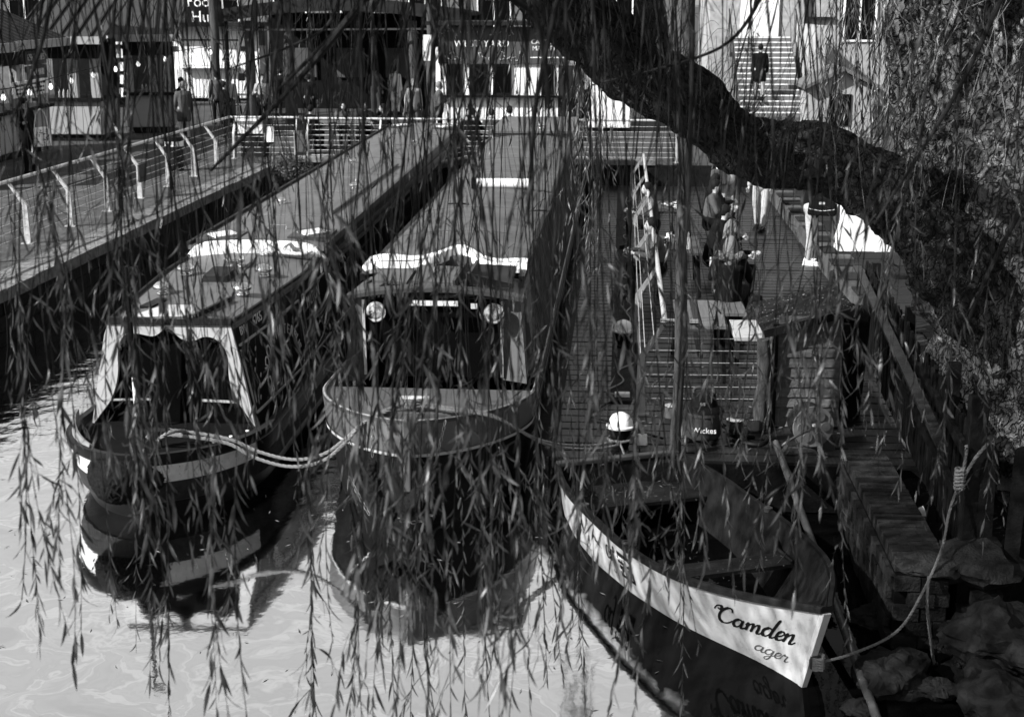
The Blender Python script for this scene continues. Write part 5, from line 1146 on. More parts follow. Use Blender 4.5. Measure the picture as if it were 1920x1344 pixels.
cs_ = link('cap_stone', rock_mesh(12, .5, 3, 'cap_stone', BRICK), bwall); cs_.location = (2.5, 10.55, .66); cs_.scale = (.24, .2, .13)
for i, (px, py, z, s_, lb) in enumerate(((1880, 1200, .35, .34, 'big pale faced rock below the fence'), (1880, 1320, .2, .30, 'wide rock at the bottom right corner'), (1670, 1270, .05, .26, 'broad mossy rock at the foot of the brick wall'), (1610, 1335, -.02, .12, 'small rock at the bottom edge beside the pole'), (1790, 1180, .25, .09, 'small pale stone below the brick pier'), (1760, 1290, .08, .11, 'small rock between the two large rocks'), (1640, 1160, .0, .17, 'dark rock between the pole and the brick wall'))):
    p = at_z(px, py, z); o = link('rock', rock_mesh(i + 1)); o.location = p; o.scale = (s_, s_ * 1.1, s_); o.rotation_euler = (0, 0, i * 1.3); tag(o, lb, 'rock', 'rocks on the bank')
gr = MB(); rgr = np.random.default_rng(8)
for i in range(1500):
    x, y = rgr.uniform(2.0, 3.6), rgr.uniform(7.5, 10.8); s_ = rgr.uniform(.008, .025) ; z = bank_h(x, y); a = rgr.uniform(0, 6.3)
    c_, q_ = math.cos(a) * s_, math.sin(a) * s_
    gr.add([(x - c_, y - q_, z), (x + q_, y - c_, z), (x + c_, y + q_, z), (x - q_, y + c_, z), (x, y, z + s_)], [(0, 1, 4), (1, 2, 4), (2, 3, 4), (3, 0, 4)])
tag(gr.build('gravel', ROCK), 'loose gravel and chips scattered on the dark bank', 'gravel', kind='stuff')
# pole, bank rope
pa, pb = at_z(1455, 830, .62), at_z(1660, 1390, .0)
tag(MB().tube([pa + (pb - pa) * (i / 8) for i in range(9)], .035, 10).build('wooden_pole', M('wet_pole', 0.05, .4, .4, 8, .3, 40, spots=.1, spotv=.4), None, True), 'long wooden pole slanting into the water behind the rowing boat', 'pole')
m = MB(); bring = rb.matrix_world
br = Vector(STERN) + Matrix.Rotation(math.atan2(dAx.y, dAx.x), 3, 'Z') @ Vector((dS(1, .45, 1).x + .06, 0, dS(1, .45, 1).z))
kn = at_y(1795, 915, 10.7)
rope(m, [br, br + Vector((.25, .1, .02)), at_y(1680, 1185, 9.9), at_y(1730, 1110, 10.2), at_y(1765, 1030, 10.45), at_y(1780, 960, 10.6), kn], .011, 10)
rope(m, [kn, kn + Vector((.03, 0, .12)), kn + Vector((.06, .05, .28)), at_y(1812, 836, 10.72)], .014)
rope(m, [kn, kn + Vector((.06, -.02, .15)), kn + Vector((.13, .0, .27)), at_y(1852, 832, 10.66)], .014)
rope(m, [at_y(1742, 1080, 10.25), at_y(1738, 1130, 10.2), at_y(1745, 1200, 10.15), at_y(1754, 1255, 10.1)], .013)
for k in range(6): rope(m, [kn + Vector((-.03, -.02, .03 * k)), kn + Vector((.02, -.04, .03 * k + .01)), kn + Vector((.05, .0, .03 * k)), kn + Vector((.0, .03, .03 * k + .01)), kn + Vector((-.03, -.02, .03 * k + .015))], .013, 5)
for k in range(5): rope(m, [br + Vector((-.02, -.03, .02 * k - .04)), br + Vector((.05, -.03, .02 * k - .04)), br + Vector((.06, .04, .02 * k - .03)), br + Vector((-.01, .04, .02 * k - .04))], .014, 5)
tag(m.build('mooring_rope', M('weathered_rope', .13, .9, .4, 60, .8, 200), None, True), 'pale rope from the rowing boat bow to the knot on the fence post', 'rope')
tag(MB().hexa([(2.68, 11.9, .56), (2.78, 11.9, .56), (2.78, 11.98, .56), (2.68, 11.98, .56)], [(2.69, 11.92, .62), (2.77, 11.91, .61), (2.76, 11.97, .63), (2.7, 11.97, .6)]).build('paper_scrap', WHITE), 'crumpled white paper lying beside the brick coping', 'litter')

# ================================================================== PEOPLE
def capsule(m, p, q, r1, r2, seg=10):
    p, q = Vector(p), Vector(q); d = (q - p); L = d.length; d.normalize()
    path, rs = [], []
    for a in (80, 50, 20): path.append(p - d * r1 * math.sin(R(a))); rs.append(r1 * math.cos(R(a)))
    path += [p.lerp(q, .33), p.lerp(q, .66)]; rs += [r1 + (r2 - r1) * .33, r1 + (r2 - r1) * .66]
    for a in (20, 50, 80): path.append(q + d * r2 * math.sin(R(a))); rs.append(r2 * math.cos(R(a)))
    m.tube(path, rs, seg)
def ellipsoid(m, c, r, seg=12, rings=8):
    rg_ = []
    for i in range(rings + 1):
        a = -math.pi / 2 + math.pi * (0.03 + .94 * i / rings); rg_.append([(c[0] + r[0] * math.cos(a) * math.cos(2 * math.pi * k / seg), c[1] + r[1] * math.cos(a) * math.sin(2 * math.pi * k / seg), c[2] + r[2] * math.sin(a)) for k in range(seg)])
    m.loft(rg_)
def remeshed(m, name, mat, parent, vox=.02):
    o = m.build(name, mat, parent); r_ = o.modifiers.new('remesh', 'REMESH'); r_.mode = 'VOXEL'; r_.voxel_size = vox; r_.use_smooth_shade = True
    s_ = o.modifiers.new('smooth', 'SMOOTH'); s_.factor = .5; s_.iterations = 3; return o
def person(label, loc, yaw=0, pose='stand', top=CLOTHB, legs=CLOTHB, hair=HAIRD, shoes=BLACK, long_hair=False, hat=None, h=1.0, hood=False, group='people in the market', lean=0, arm='down', coat=.0, stride=.0, vox=.024, turn=0):
    """local front is -y; pelvis, spine, head and limbs laid out as joints"""
    P = thing('person', label, 'person', loc, yaw, group); P.scale = (h, h, h)
    sit = pose == 'sit'; pz = .47 if sit else .95
    V = Vector
    sp = V((0, -math.sin(lean), math.cos(lean))); pel = V((0, 0, pz)); che = pel + sp * .36; nek = pel + sp * .53; hed = nek + V((0, -.02 - .05 * math.sin(lean), .15))
    J = {}
    for s in (-1, 1):
        sho = che + V((s * .17, 0, .10))
        if arm == 'down': elb = sho + V((s * .06, .03, -.28)); wri = elb + V((s * .01, -.08, -.24))
        elif arm == 'fold': elb = sho + V((s * .07, -.03, -.27)); wri = elb + V((-s * .13, -.20, .06))
        elif arm == 'table': elb = sho + V((s * .09, -.12, -.24)); wri = elb + V((-s * .08, -.22, .04))
        elif arm == 'bag': elb = sho + V((s * .09, .02, -.26)); wri = elb + (V((s * .02, -.18, .05)) if s < 0 else V((0, -.02, -.22)))
        hip = pel + V((s * .09, 0, -.02))
        if sit: kne = V((s * .13, -.43, pz + .02)); ank = V((s * .12, -.42, .09))
        else: kne = hip + V((s * .02, -.03 - s * stride * .5, -.43)); ank = V((s * .10, s * -stride, .09)) if stride else V((s * .11, .0, .09))
        J[s] = (sho, elb, wri, hip, kne, ank)
    b_ = MB()
    capsule(b_, pel, che, .135, .15); capsule(b_, che + V((-.1, 0, .05)), che + V((.1, 0, .05)), .10, .10); capsule(b_, nek - V((0, 0, .04)), nek + V((0, -.01, .07)), .05, .05)
    ellipsoid(b_, hed, (.075, .095, .115)); ellipsoid(b_, hed + V((0, -.03, -.05)), (.055, .07, .06)); capsule(b_, hed + V((0, -.09, .01)), hed + V((0, -.108, -.022)), .012, .017)
    for s in (-1, 1):
        sho, elb, wri, hip, kne, ank = J[s]
        ellipsoid(b_, hed + V((s * .076, .01, -.005)), (.014, .022, .032))
        capsule(b_, sho, elb, .055, .043); capsule(b_, elb, wri, .042, .03)
        d = (wri - elb).normalized(); ellipsoid(b_, wri + d * .05, (.032, .032, .045))
        capsule(b_, hip, kne, .085, .058); capsule(b_, kne, ank, .055, .04); capsule(b_, ank - V((0, -.02, .04)), ank + V((0, -.15, -.05)), .042, .035)
    body = remeshed(b_, 'body', SKIN, P, vox)
    fg = MB()
    for s in (-1, 1):
        sho, elb, wri, hip, kne, ank = J[s]; d = (wri - elb).normalized(); sd = d.orthogonal().normalized(); up_ = d.cross(sd)
        for k in range(4):
            o_ = wri + d * .08 + sd * (.018 * (k - 1.5)); l_ = (.06, .07, .065, .05)[k]
            fg.tube([o_, o_ + d * l_ * .5 + up_ * .008, o_ + d * l_ * .85 + up_ * .025], [.009, .008, .006], 5)
        o_ = wri + d * .04 + sd * .03; fg.tube([o_, o_ + sd * .02 + d * .02, o_ + sd * .025 + d * .05], [.01, .009, .007], 5)
    fg.build('fingers', SKIN, body, True)
    fc = MB()
    for s in (-1, 1): ellipsoid(fc, hed + V((s * .03, -.083, .012)), (.012, .008, .007), 8, 5)
    ellipsoid(fc, hed + V((0, -.087, -.055)), (.022, .008, .005), 8, 5); fc.build('face_features', M('eyes_mouth', .03, .4, .2, 20), body)
    t = MB(); capsule(t, pel + V((0, 0, -.04 - coat * .3)), che, .155 + coat * .05, .17); capsule(t, che + V((-.12, 0, .06)), che + V((.12, 0, .06)), .115, .115)
    capsule(t, nek - V((0, 0, .06)), nek - V((0, 0, .02)), .075, .068)
    for s in (-1, 1):
        sho, elb, wri, hip, kne, ank = J[s]; capsule(t, sho, elb, .075, .06); capsule(t, elb, wri - (wri - elb) * .12, .06, .05)
        if coat and not sit: capsule(t, hip, hip.lerp(kne, .6), .11, .12)
        if coat and sit: capsule(t, hip, hip.lerp(kne, .35), .11, .11)
    remeshed(t, 'jacket', top, P, vox)
    l = MB(); capsule(l, pel + V((-.06, 0, .02)), pel + V((.06, 0, .02)), .135, .135)
    for s in (-1, 1):
        sho, elb, wri, hip, kne, ank = J[s]; capsule(l, hip, kne, .10, .075); capsule(l, kne, ank + V((0, 0, .02)), .07, .055)
    remeshed(l, 'trousers', legs, P, vox)
    for s in (-1, 1):
        ank = J[s][5]; f = MB(); capsule(f, ank + V((0, .03, -.045)), ank + V((0, -.16, -.05)), .052, .04); ellipsoid(f, ank + V((0, .01, 0)), (.052, .06, .06)); so = remeshed(f, 'shoe', shoes, P, .016)
        z0 = ank.z - .09; MB().hexa([(ank.x - .045, ank.y - .2, z0), (ank.x + .045, ank.y - .2, z0), (ank.x + .045, ank.y + .08, z0), (ank.x - .045, ank.y + .08, z0)], [(ank.x - .048, ank.y - .2, z0 + .025), (ank.x + .048, ank.y - .2, z0 + .025), (ank.x + .048, ank.y + .08, z0 + .025), (ank.x - .048, ank.y + .08, z0 + .025)]).build('sole', shoes, so, bevel=.01)
    hr_ = MB(); ellipsoid(hr_, hed + V((0, .018, .022)), (.088, .098, .112))
    if long_hair:
        capsule(hr_, hed + V((0, .06, 0)), hed + V((0, .10, -.22)), .085, .07); capsule(hr_, hed + V((-.06, .03, 0)), hed + V((-.08, .03, -.2)), .04, .035); capsule(hr_, hed + V((.06, .03, 0)), hed + V((.08, .03, -.2)), .04, .035)
    remeshed(hr_, 'hair', hair, P, .016)
    if hat:
        hm = MB(); ellipsoid(hm, hed + V((0, .01, .055)), (.096, .11, .10)); remeshed(hm, 'beanie', hat, P, .016)
    if hood:
        hm = MB()
        for k in range(14):
            a = R(-20 + 220 * k / 13); ellipsoid(hm, nek + V((math.cos(a) * .15, .02 + math.sin(a) * .12, .02 + .02 * math.sin(a * 5))), (.06, .06, .055), 8, 6)
        fo_ = remeshed(hm, 'fur_hood', FUR, P, .018); d_ = fo_.modifiers.new('d', 'DISPLACE'); d_.texture = tx; d_.strength = .05; d_.texture_coords = 'LOCAL'
    return P
def shoulder_bag(label, loc, yaw, mat, wd=.36, ht=.32, dp_=.14, strap=.5, name='shoulder_bag', trim=None):
    b_ = thing(name, label, 'bag', loc, yaw)
    MB().hexa([(-wd / 2, -dp_ / 2, 0), (wd / 2, -dp_ / 2, 0), (wd / 2, dp_ / 2, 0), (-wd / 2, dp_ / 2, 0)], [(-wd * .44, -dp_ * .3, ht), (wd * .44, -dp_ * .3, ht), (wd * .44, dp_ * .3, ht), (-wd * .44, dp_ * .3, ht)]).build('pouch', mat, b_, bevel=.04)
    MB().tube(catmull([(-wd * .4, 0, ht), (-wd * .25, 0, ht + strap * .7), (0, 0, ht + strap), (wd * .25, 0, ht + strap * .7), (wd * .4, 0, ht)], 5), .013, 6).build('strap', trim or mat, b_, True)
    return b_
# left quay
person('person in black coat and scarf queueing at the nearest food stall', (-14.15, 32.4, 1.0), R(70), top=CLOTHB, legs=CLOTHB, coat=1.0, arm='bag', h=1.03)
tb = shoulder_bag('white tote bag with small dark print on the queueing person', (-13.72, 32.25, 1.68), R(55), CLOTHW, .46, .46, .10, .42, 'tote_bag')
pm = MB(); rp_ = random.Random(6)
for i in range(26): x, z = rp_.uniform(-.17, .17), rp_.uniform(.06, .4); pm.box(x - .012, x + .012, -.056 + z * .043, -.05 + z * .043, z - .012, z + .014)
tag(pm.build('print', LETTERBLACK, tb), kind='stuff')
person('person in dark coat holding a white paper at the farthest stall', (-13.7, 43.0, 1.0), R(100), top=CLOTHB, coat=1, arm='fold')
person('person with dark beanie and light grey jacket seen from behind', (-12.6, 44.5, 1.0), R(170), top=CLOTHL, legs=CLOTHG, hat=HAIRD)
person('dark clothed person between the trunk and the beanie wearer', (-13.6, 46.5, 1.0), R(200), top=CLOTHG, legs=CLOTHB)
person('person in dark padded jacket passing the white hut, seen from the side', (-14.9, 55.8, 1.0), R(250), top=CLOTHB, coat=.4, hair=HAIRL, arm='fold')
shoulder_bag('small dark shoulder bag of the person passing the white hut', (-15.25, 55.7, 1.95), 0, CLOTHB, .28, .3, .12, .4)
person('dark hunched person left of the pale straight trunk', (-12.35, 49.8, 1.0), R(150), top=CLOTHB, legs=CLOTHB, lean=.35, arm='fold')
person('person in dark top and pale trousers facing the pavilion', (-9.0, 51.0, 1.0), R(180), top=CLOTHG, legs=DENIM)
person('person in long white coat standing at the pavilion', (-8.3, 51.2, 1.0), R(160), top=CLOTHW, legs=CLOTHW, coat=1.0)
person('standing person with fair hair in light jacket behind the seated group', (-6.35, 42.6, 1.0), R(20), top=CLOTHL, legs=CLOTHG, hair=HAIRL, long_hair=True)
for i, (x, y, yw, tp, hr2, lb) in enumerate(((-8.65, 38.2, 150, CLOTHB, HAIRD, 'short haired man sitting at the left end of the picnic table'), (-8.0, 39.8, 20, CLOTHG, HAIRD, 'person in grey sitting across the picnic table'), (-7.3, 39.85, -10, CLOTHB, HAIRD, 'person in black sitting across the table, second from its right end'), (-6.55, 39.0, -80, CLOTHB, HAIRD, 'dark haired woman leaning in at the right end of the picnic table'))):
    person(lb, (x, y, 1.0), R(yw), 'sit', top=tp, legs=CLOTHB, hair=hr2, long_hair=i in (1, 3), arm='table', lean=.2)
for i, (x, y, yw, lb) in enumerate(((-4.05, 37.5, 165, 'huddled person in dark coat, left of the three before the kiosk'), (-3.5, 37.45, 180, 'huddled person in dark coat, middle of the three before the kiosk'), (-2.95, 37.5, 200, 'taller hooded person, right of the three before the kiosk'))):
    person(lb, (x, y, 1.0), R(yw), 'sit', top=CLOTHB if i != 1 else CLOTHG, legs=CLOTHB, arm='table', lean=.3, h=1.05 if i == 2 else 1.0, coat=.3)
# stairs
person('person in dark jacket and light trousers climbing the stairs', (4.95, 51.75, 1.54), R(180), top=CLOTHB, legs=CLOTHL, stride=.12, h=1.15, coat=.5)
# terrace
person('person in white shirt and pale jeans standing under the bough', (2.28, 29.6, PZ), R(15), top=CLOTHW, legs=DENIM, arm='fold', vox=.02)
shoulder_bag('dark shoulder bag of the person in white shirt', (2.05, 29.4, PZ + .78), R(10), CLOTHG, .36, .34, .14, .55)
person('person in pale jeans and dark boots with legs apart under the bough', (2.85, 28.4, PZ), R(-20), top=CLOTHL, legs=DENIM, arm='down', stride=.16, vox=.02)
person('man in dark jacket, pale jeans and white shoes beside the white counter', (3.36, 24.6, PZ), R(70), top=CLOTHB, legs=DENIM, shoes=WHITE, arm='fold', vox=.018, h=1.05)
sb_ = shoulder_bag('black messenger bag with pale piping across the back of the man with white shoes', (3.5, 24.3, PZ + .92), R(-15), CLOTHB, .5, .34, .18, .5, 'messenger_bag')
MB().tube(catmull([(-.22, -.092, .12), (0, -.098, .09), (.22, -.092, .12)], 5), .008, 5).build('piping', LETTERGREY, sb_)
MB().box(-.05, .05, -.085, -.08, .2, .24).build('patch', LETTERGREY, sb_)
person('seated fair haired woman in black coat with fur hood, her back to the bridge', (1.55, 19.3, PZ), R(165), 'sit', top=CLOTHB, legs=CLOTHB, hair=HAIRL, long_hair=True, hood=True, arm='table', coat=.6, vox=.016, h=1.06)
ph = thing('mobile_phone', 'pale phone held by the seated woman in the fur hood', 'phone', (1.32, 19.6, PZ + .86), R(20)); MB().box(-.035, .035, -.005, .005, 0, .14).build('phone_body', WHITE, ph, bevel=.006); MB().box(-.03, .03, .0055, .007, .01, .13).build('screen', GLASS, ph)
person('dark haired person bending over the bottle table behind the pile', (1.55, 23.2, PZ), R(95), 'sit', top=CLOTHB, legs=CLOTHB, arm='table', lean=.35, coat=.3)
person('person in dark clothes sitting at the farther table', (1.7, 26.4, PZ), R(80), 'sit', top=CLOTHG, legs=CLOTHB, arm='table', lean=.15)

for i, (x, y, yw, tp, lg2, hr2, ar, lb) in enumerate((
    (-12.0, 41.8, 120, CLOTHB, CLOTHB, HAIRD, 'fold', 'person in black standing nearest the corner of the quay railing'), (-12.9, 40.6, 200, CLOTHG, DENIM, HAIRL, 'down', 'person in grey top and jeans walking past the farthest stall'),
    (-11.4, 44.0, 30, CLOTHL, CLOTHB, HAIRD, 'bag', 'person in pale jacket facing the bridge near the bare trunks'), (-10.4, 46.3, 170, CLOTHB, DENIM, HAIRD, 'down', 'person in black jacket and jeans at the pavilion edge'),
    (-5.4, 41.3, 100, CLOTHG, CLOTHB, HAIRL, 'fold', 'person in grey standing left of the kiosk counter'), (-1.2, 41.6, 190, CLOTHB, CLOTHG, HAIRD, 'down', 'person in black standing right of the kiosk windows'))):
    person(lb, (x, y, 1.0), R(yw), top=tp, legs=lg2, hair=hr2, arm=ar, coat=.4 if i % 2 else 0, h=.97 + .03 * (i % 3))
for i, (x, y, yw, tp, hr2, lb) in enumerate(((.62, 21.6, -80, CLOTHG, HAIRD, 'person sitting between the railing and the bottle table'), (1.62, 21.5, 75, CLOTHB, HAIRL, 'fair haired person in black leaning over the bottle table'), (.62, 26.0, -70, CLOTHG, HAIRD, 'person in grey top between the railing and the farther table'), (1.75, 27.4, 110, CLOTHB, HAIRD, 'person in black at the far end of the farther table'))):
    person(lb, (x, y, PZ), R(yw), 'sit', top=tp, legs=CLOTHB, hair=hr2, long_hair=i % 2 == 1, arm='table', lean=.2)
# fallen leaves on roofs, decks and water: nobody could count them
rf_ = np.random.default_rng(17)
def scatter(name, label, n, fn, size=(.02, .045)):
    m = MB()
    for i in range(n):
        p = fn(); a = rf_.uniform(0, 6.28); l_ = rf_.uniform(*size); d = np.array([math.cos(a) * l_, math.sin(a) * l_, 0]); q = np.array([-math.sin(a), math.cos(a), 0]) * l_ * .17; c = np.array(p); u = np.array([0, 0, .004])
        m.add([c - d, c + q + u, c + d + u, c - q], [(0, 1, 2, 3)])
    return tag(m.build(name, M('fallen_leaf', .14, .7, .7, 30)), label, 'leaves', kind='stuff')
scatter('floating_leaves', 'small leaves and scum floating on the canal', 260, lambda: (rf_.uniform(-8, 1.5), rf_.uniform(8.2, 13.5), .004))
scatter('fallen_leaves', 'fallen willow leaves on the middle boat roof', 120, lambda: (lambda x, y: (x - 1.98, y + 12.5, 2.028 + .004 * y + .10 * (1 - (x / .9) ** 2)))(rf_.uniform(-.8, .8), rf_.uniform(3.8, 18)))
scatter('fallen_leaves', 'fallen willow leaves on the pontoon deck', 420, lambda: (rf_.uniform(-.6, 3.4), 13.6 + rf_.gamma(1.2, 4.0), PZ + .012))
scatter('fallen_leaves', 'fallen willow leaves on the left quay', 420, lambda: (rf_.uniform(-12, -8.8), rf_.uniform(16, 35), 1.03), (.03, .06))

# ================================================================== THE WEEPING WILLOW
random.seed(21); rng = np.random.default_rng(21)
wt = thing('willow_tree', 'old weeping willow leaning over the basin, its bough crossing from the right', 'tree', (0, 0, 0))
TY = 12.9
def trunk_mesh(ctrl, seg, name, wob, n=10):
    pts = catmull([c[0] for c in ctrl], n); rad = [interp(i / n, [(k, c[1]) for k, c in enumerate(ctrl)]) for i in range(len(pts))]
    m = MB(); m.tube(pts, rad, seg); c_ = []
    for i, p in enumerate(pts):
        for k in range(seg):
            v = Vector(m.v[i * seg + k]); d = (v - p).normalized()
            f = mnoise.fractal(v * 1.7, 1, 2, 5) * wob + (mnoise.ridged_multi_fractal(Vector((math.cos(2 * math.pi * k / seg) * 4.2, math.sin(2 * math.pi * k / seg) * 4.2, i * .10)), 1, 2, 4, 1, 2) - 1) * wob * .42
            m.v[i * seg + k] = tuple(v + d * f * rad[i])
    return m
T = [((2040, 1000), 1.05), ((2020, 860), 0.98), ((1965, 640), 1.02), ((1915, 420), 0.98), ((1880, 200), 0.92), ((1862, 0), 0.86), ((1850, -250), .78), ((1880, -600), .55), ((1900, -900), .3)]
tr = [(at_y(px, py, TY + .25), r_) for (px, py), r_ in T]; tr = [(Vector((p.x, p.y, max(p.z, .3) if i else .25)), r_) for i, (p, r_) in enumerate(tr)]
trunk_mesh(tr, 128, 'trunk', .22, 22).build('trunk', BARK_PALE, wt, True)
B = [((2080, 1000), .55, 13.0), ((1990, 800), .46, 12.8), ((1900, 630), .42, 12.65), ((1805, 505), .38, 12.5), ((1735, 425), .34, 12.45), ((1665, 352), .32, 12.4), ((1565, 298), .29, 12.3), ((1470, 290), .275, 12.3), ((1380, 262), .27, 12.2), ((1280, 180), .29, 12.1), ((1170, 105), .285, 12.0), ((1090, 40), .28, 11.9), ((1015, -30), .27, 11.7), ((900, -150), .26, 11.3), ((720, -330), .2, 10.6), ((450, -480), .13, 9.6)]  # dark lower end laid down the trunk's left side stands in for its shadow
trunk_mesh([(at_y(px, py, y), r_) for (px, py), r_, y in B], 110, 'bough', .3, 22).build('bough', BARK, wt, True)
B2 = [((1250, 150), .10, 12.0), ((1215, -20), .09, 11.6), ((1150, -200), .08, 10.8), ((1050, -420), .06, 9.0), ((900, -700), .04, 7.0)]
trunk_mesh([(at_y(px, py, y), r_) for (px, py), r_, y in B2], 24, 'limb', .3, 8).build('limb', BARK, wt, True)
B3 = [((1870, -100), .4, 12.6), ((1700, -420), .3, 10.5), ((1350, -700), .2, 8.5), ((900, -950), .1, 6.5)]
trunk_mesh([(at_y(px, py, y), r_) for (px, py), r_, y in B3], 24, 'limb', .3, 8).build('limb', BARK, wt, True)

LT = np.array([(0, 0, 0)] + [(sx * w_ / 2, t, z) for t, w_ in ((.22, .75), (.5, 1.0), (.78, .62)) for sx, z in ((-1, .10), (0, -.05), (1, .10))] + [(0, 1, 0)], dtype=float)
LFc = [(0, 2, 1), (0, 3, 2), (1, 2, 5, 4), (2, 3, 6, 5), (4, 5, 8, 7), (5, 6, 9, 8), (7, 8, 10), (8, 9, 10)]
def leaf_template(curl):
    v = LT.copy(); v[:, 2] = v[:, 2] - curl * v[:, 1] ** 2 * 6.0; v[:, 0] += curl * .8 * v[:, 1] ** 2; return v
LEAF_T = [leaf_template(c) for c in (.05, .35, -.3, .7)]
LEAF_ME = []
for k, v in enumerate(LEAF_T):
    me = bpy.data.meshes.new('leaf'); me.from_pydata([tuple(p) for p in v], [], LFc); me.materials.append(LEAF); me.polygons.foreach_set('use_smooth', [True] * len(me.polygons)); LEAF_ME.append(me)

leaves = []        # (pos, dir, side, normal, length, width, template, twig object, size in view)
def add_leaf(p, d, ln, wd, twig):
    d = d.normalized(); s_ = d.cross(Vector((rng.normal(), rng.normal(), rng.normal() * .4))); s_ = s_.normalized() if s_.length > 1e-5 else d.orthogonal().normalized()
    n_ = s_.cross(d); v = p - _C; dep = v.dot(_fw); x_ = 960 + FPX * v.dot(_rt) / max(.1, dep); y_ = 672 - FPX * v.dot(_up) / max(.1, dep)
    vis = ln / dep if (dep > .5 and -20 < x_ < 1940 and -20 < y_ < 1364) else 0
    leaves.append((p, d, s_, n_, ln, wd, int(rng.integers(0, 4)), twig, vis))
n_twigs = 0
def strand(tip, top_dx, top_dy, ztop, leafy=.45, dens=1.0, lsize=.085, r0=.0032, subs=3):
    """one hanging shoot: from a limb above, down to its tip"""
    global n_twigs
    tip = Vector(tip); top = Vector((tip.x + top_dx, tip.y + top_dy, max(ztop, tip.z + .4))); n = 40
    ph1, ph2 = rng.uniform(0, 6.28, 2); amp = rng.uniform(.01, .05); pts = []
    hook = Vector((rng.normal() * .06, rng.normal() * .04, 0))
    for i in range(n + 1):
        s = i / n; c = (1 - s) ** 1.8
        p = Vector((tip.x + top_dx * c, tip.y + top_dy * c, top.z + (tip.z - top.z) * s))
        p.x += amp * math.sin(ph1 + s * 7) * (.3 + s); p.y += amp * math.sin(ph2 + s * 6) * (.3 + s); p += hook * s ** 5
        pts.append(p)
    L = (top - tip).length
    m = MB(); m.tube(pts, [r0 * (1.35 - .95 * i / n) * (1.55 if i % 3 == 1 else 1) for i in range(n + 1)], 5)
    side_tw = []
    for k in range(subs):
        s0 = rng.uniform(1 - leafy - .15, .9); i0 = int(s0 * n); a = rng.uniform(0, 6.28); l_ = rng.uniform(.12, .38)
        p0 = pts[i0]; o_ = Vector((math.cos(a), math.sin(a), 0)); sp_ = [p0 + o_ * (l_ * .55 * (1 - (1 - q) ** 2)) - Vector((0, 0, l_ * q ** 1.3)) for q in (0, .25, .5, .75, 1.0)]
        m.tube(sp_, [r0 * .5, r0 * .45, r0 * .4, r0 * .3, r0 * .2], 4); side_tw.append((sp_, l_))
    tw = m.build('hanging_twig', TWIG, wt, True); n_twigs += 1
    def along(path, length, f0, spacing, size):
        d_ = f0 * length; k = 0
        while d_ < length:
            s = d_ / length; x_ = s * (len(path) - 1); i_ = min(int(x_), len(path) - 2); p = path[i_].lerp(path[i_ + 1], x_ - i_); ax = (path[i_ + 1] - path[i_]).normalized()
            a = k * 2.4 + rng.uniform(-.5, .5); o_ = Vector((math.cos(a), math.sin(a), rng.uniform(-.2, .3))); sp = rng.uniform(.08, .5)
            d = ax * (1 - .3 * sp) + o_ * sp + Vector((0, 0, -.35)); ln = size * (rng.uniform(.3, .8) if rng.random() < .4 else rng.uniform(.7, 1.35)); add_leaf(p, d, ln, ln * rng.uniform(.085, .14), tw)
            d_ += spacing * rng.uniform(.5, 1.6); k += 1
    along(pts, L, max(.02, 1 - leafy), .052 / dens, lsize); along(pts, L * (1 - leafy), .05, .5 / dens, lsize * .75)
    for sp_, l_ in side_tw: along(sp_, l_, .12, .045 / dens, lsize * .9)
    return tw
#        px range     tip py range   count  depth (m)   leafy  leaf size
ZONES = [((40, 190), (880, 1290), 8, (4.0, 5.2), .50, .100), ((20, 130), (500, 860), 4, (4.5, 7), .45, .095),
         ((200, 330), (640, 1260), 10, (4.2, 6.5), .48, .100), ((250, 480), (950, 1400), 12, (4.0, 6.0), .42, .097),
         ((330, 560), (420, 950), 14, (4.4, 7.5), .38, .095), ((480, 640), (640, 1050), 8, (4.2, 6.5), .30, .10),
         ((590, 780), (1000, 1500), 18, (3.8, 6.0), .45, .100), ((600, 900), (420, 950), 26, (4.6, 9.0), .10, .085),
         ((780, 1010), (950, 1480), 20, (3.8, 6.5), .45, .100), ((860, 1060), (450, 850), 16, (5, 9.5), .10, .085),
         ((1000, 1130), (800, 1450), 12, (4.0, 7.0), .44, .097), ((1065, 1130), (330, 560), 12, (13.5, 16), .7, .15),
         ((1120, 1340), (850, 1450), 15, (4.2, 7.5), .40, .10), ((1150, 1420), (380, 760), 14, (5, 9), .15, .085),
         ((1340, 1560), (750, 1260), 12, (4.4, 7.5), .38, .095), ((1500, 1700), (560, 1120), 10, (4.6, 8.5), .42, .10),
         ((1530, 1720), (130, 400), 24, (14, 18), .8, .17), ((1680, 1910), (600, 1280), 6, (4.8, 9.0), .40, .09), ((1700, 1920), (150, 380), 4, (6, 10.5), .30, .085),
         ((0, 420), (90, 420), 10, (5, 10), .35, .085), ((420, 900), (60, 400), 16, (5, 10.5), .22, .085), ((880, 1300), (60, 330), 10, (6, 10.5), .22, .085)]
for (xa, xb), (ya, yb), cnt, (da, db), lf, ls in ZONES:
    for i in range(cnt):
        px = xa + (xb - xa) * (i + rng.uniform(.1, .9)) / cnt; py = rng.uniform(ya, yb); dep = rng.uniform(da, db)
        tip = at_y(px, py, dep)
        strand(tip, rng.normal() * .26 + (.10 if px < 900 else -.06), rng.normal() * .15, rng.uniform(5.15, 6.1) + (.6 if dep > 9 else 0), lf * (rng.uniform(.6, 1.25) if yb > 1000 else rng.uniform(.45, 1.0)), (rng.uniform(.85, 1.5) if yb > 1000 else rng.uniform(.7, 1.3)) * (1.5 if dep > 12 else 1), ls, rng.uniform(.0016, .0038) * (1 if dep < 9 else 1.5), (int(rng.integers(2, 6)) if yb > 1000 else int(rng.integers(1, 4))) if lf > .2 else 1)
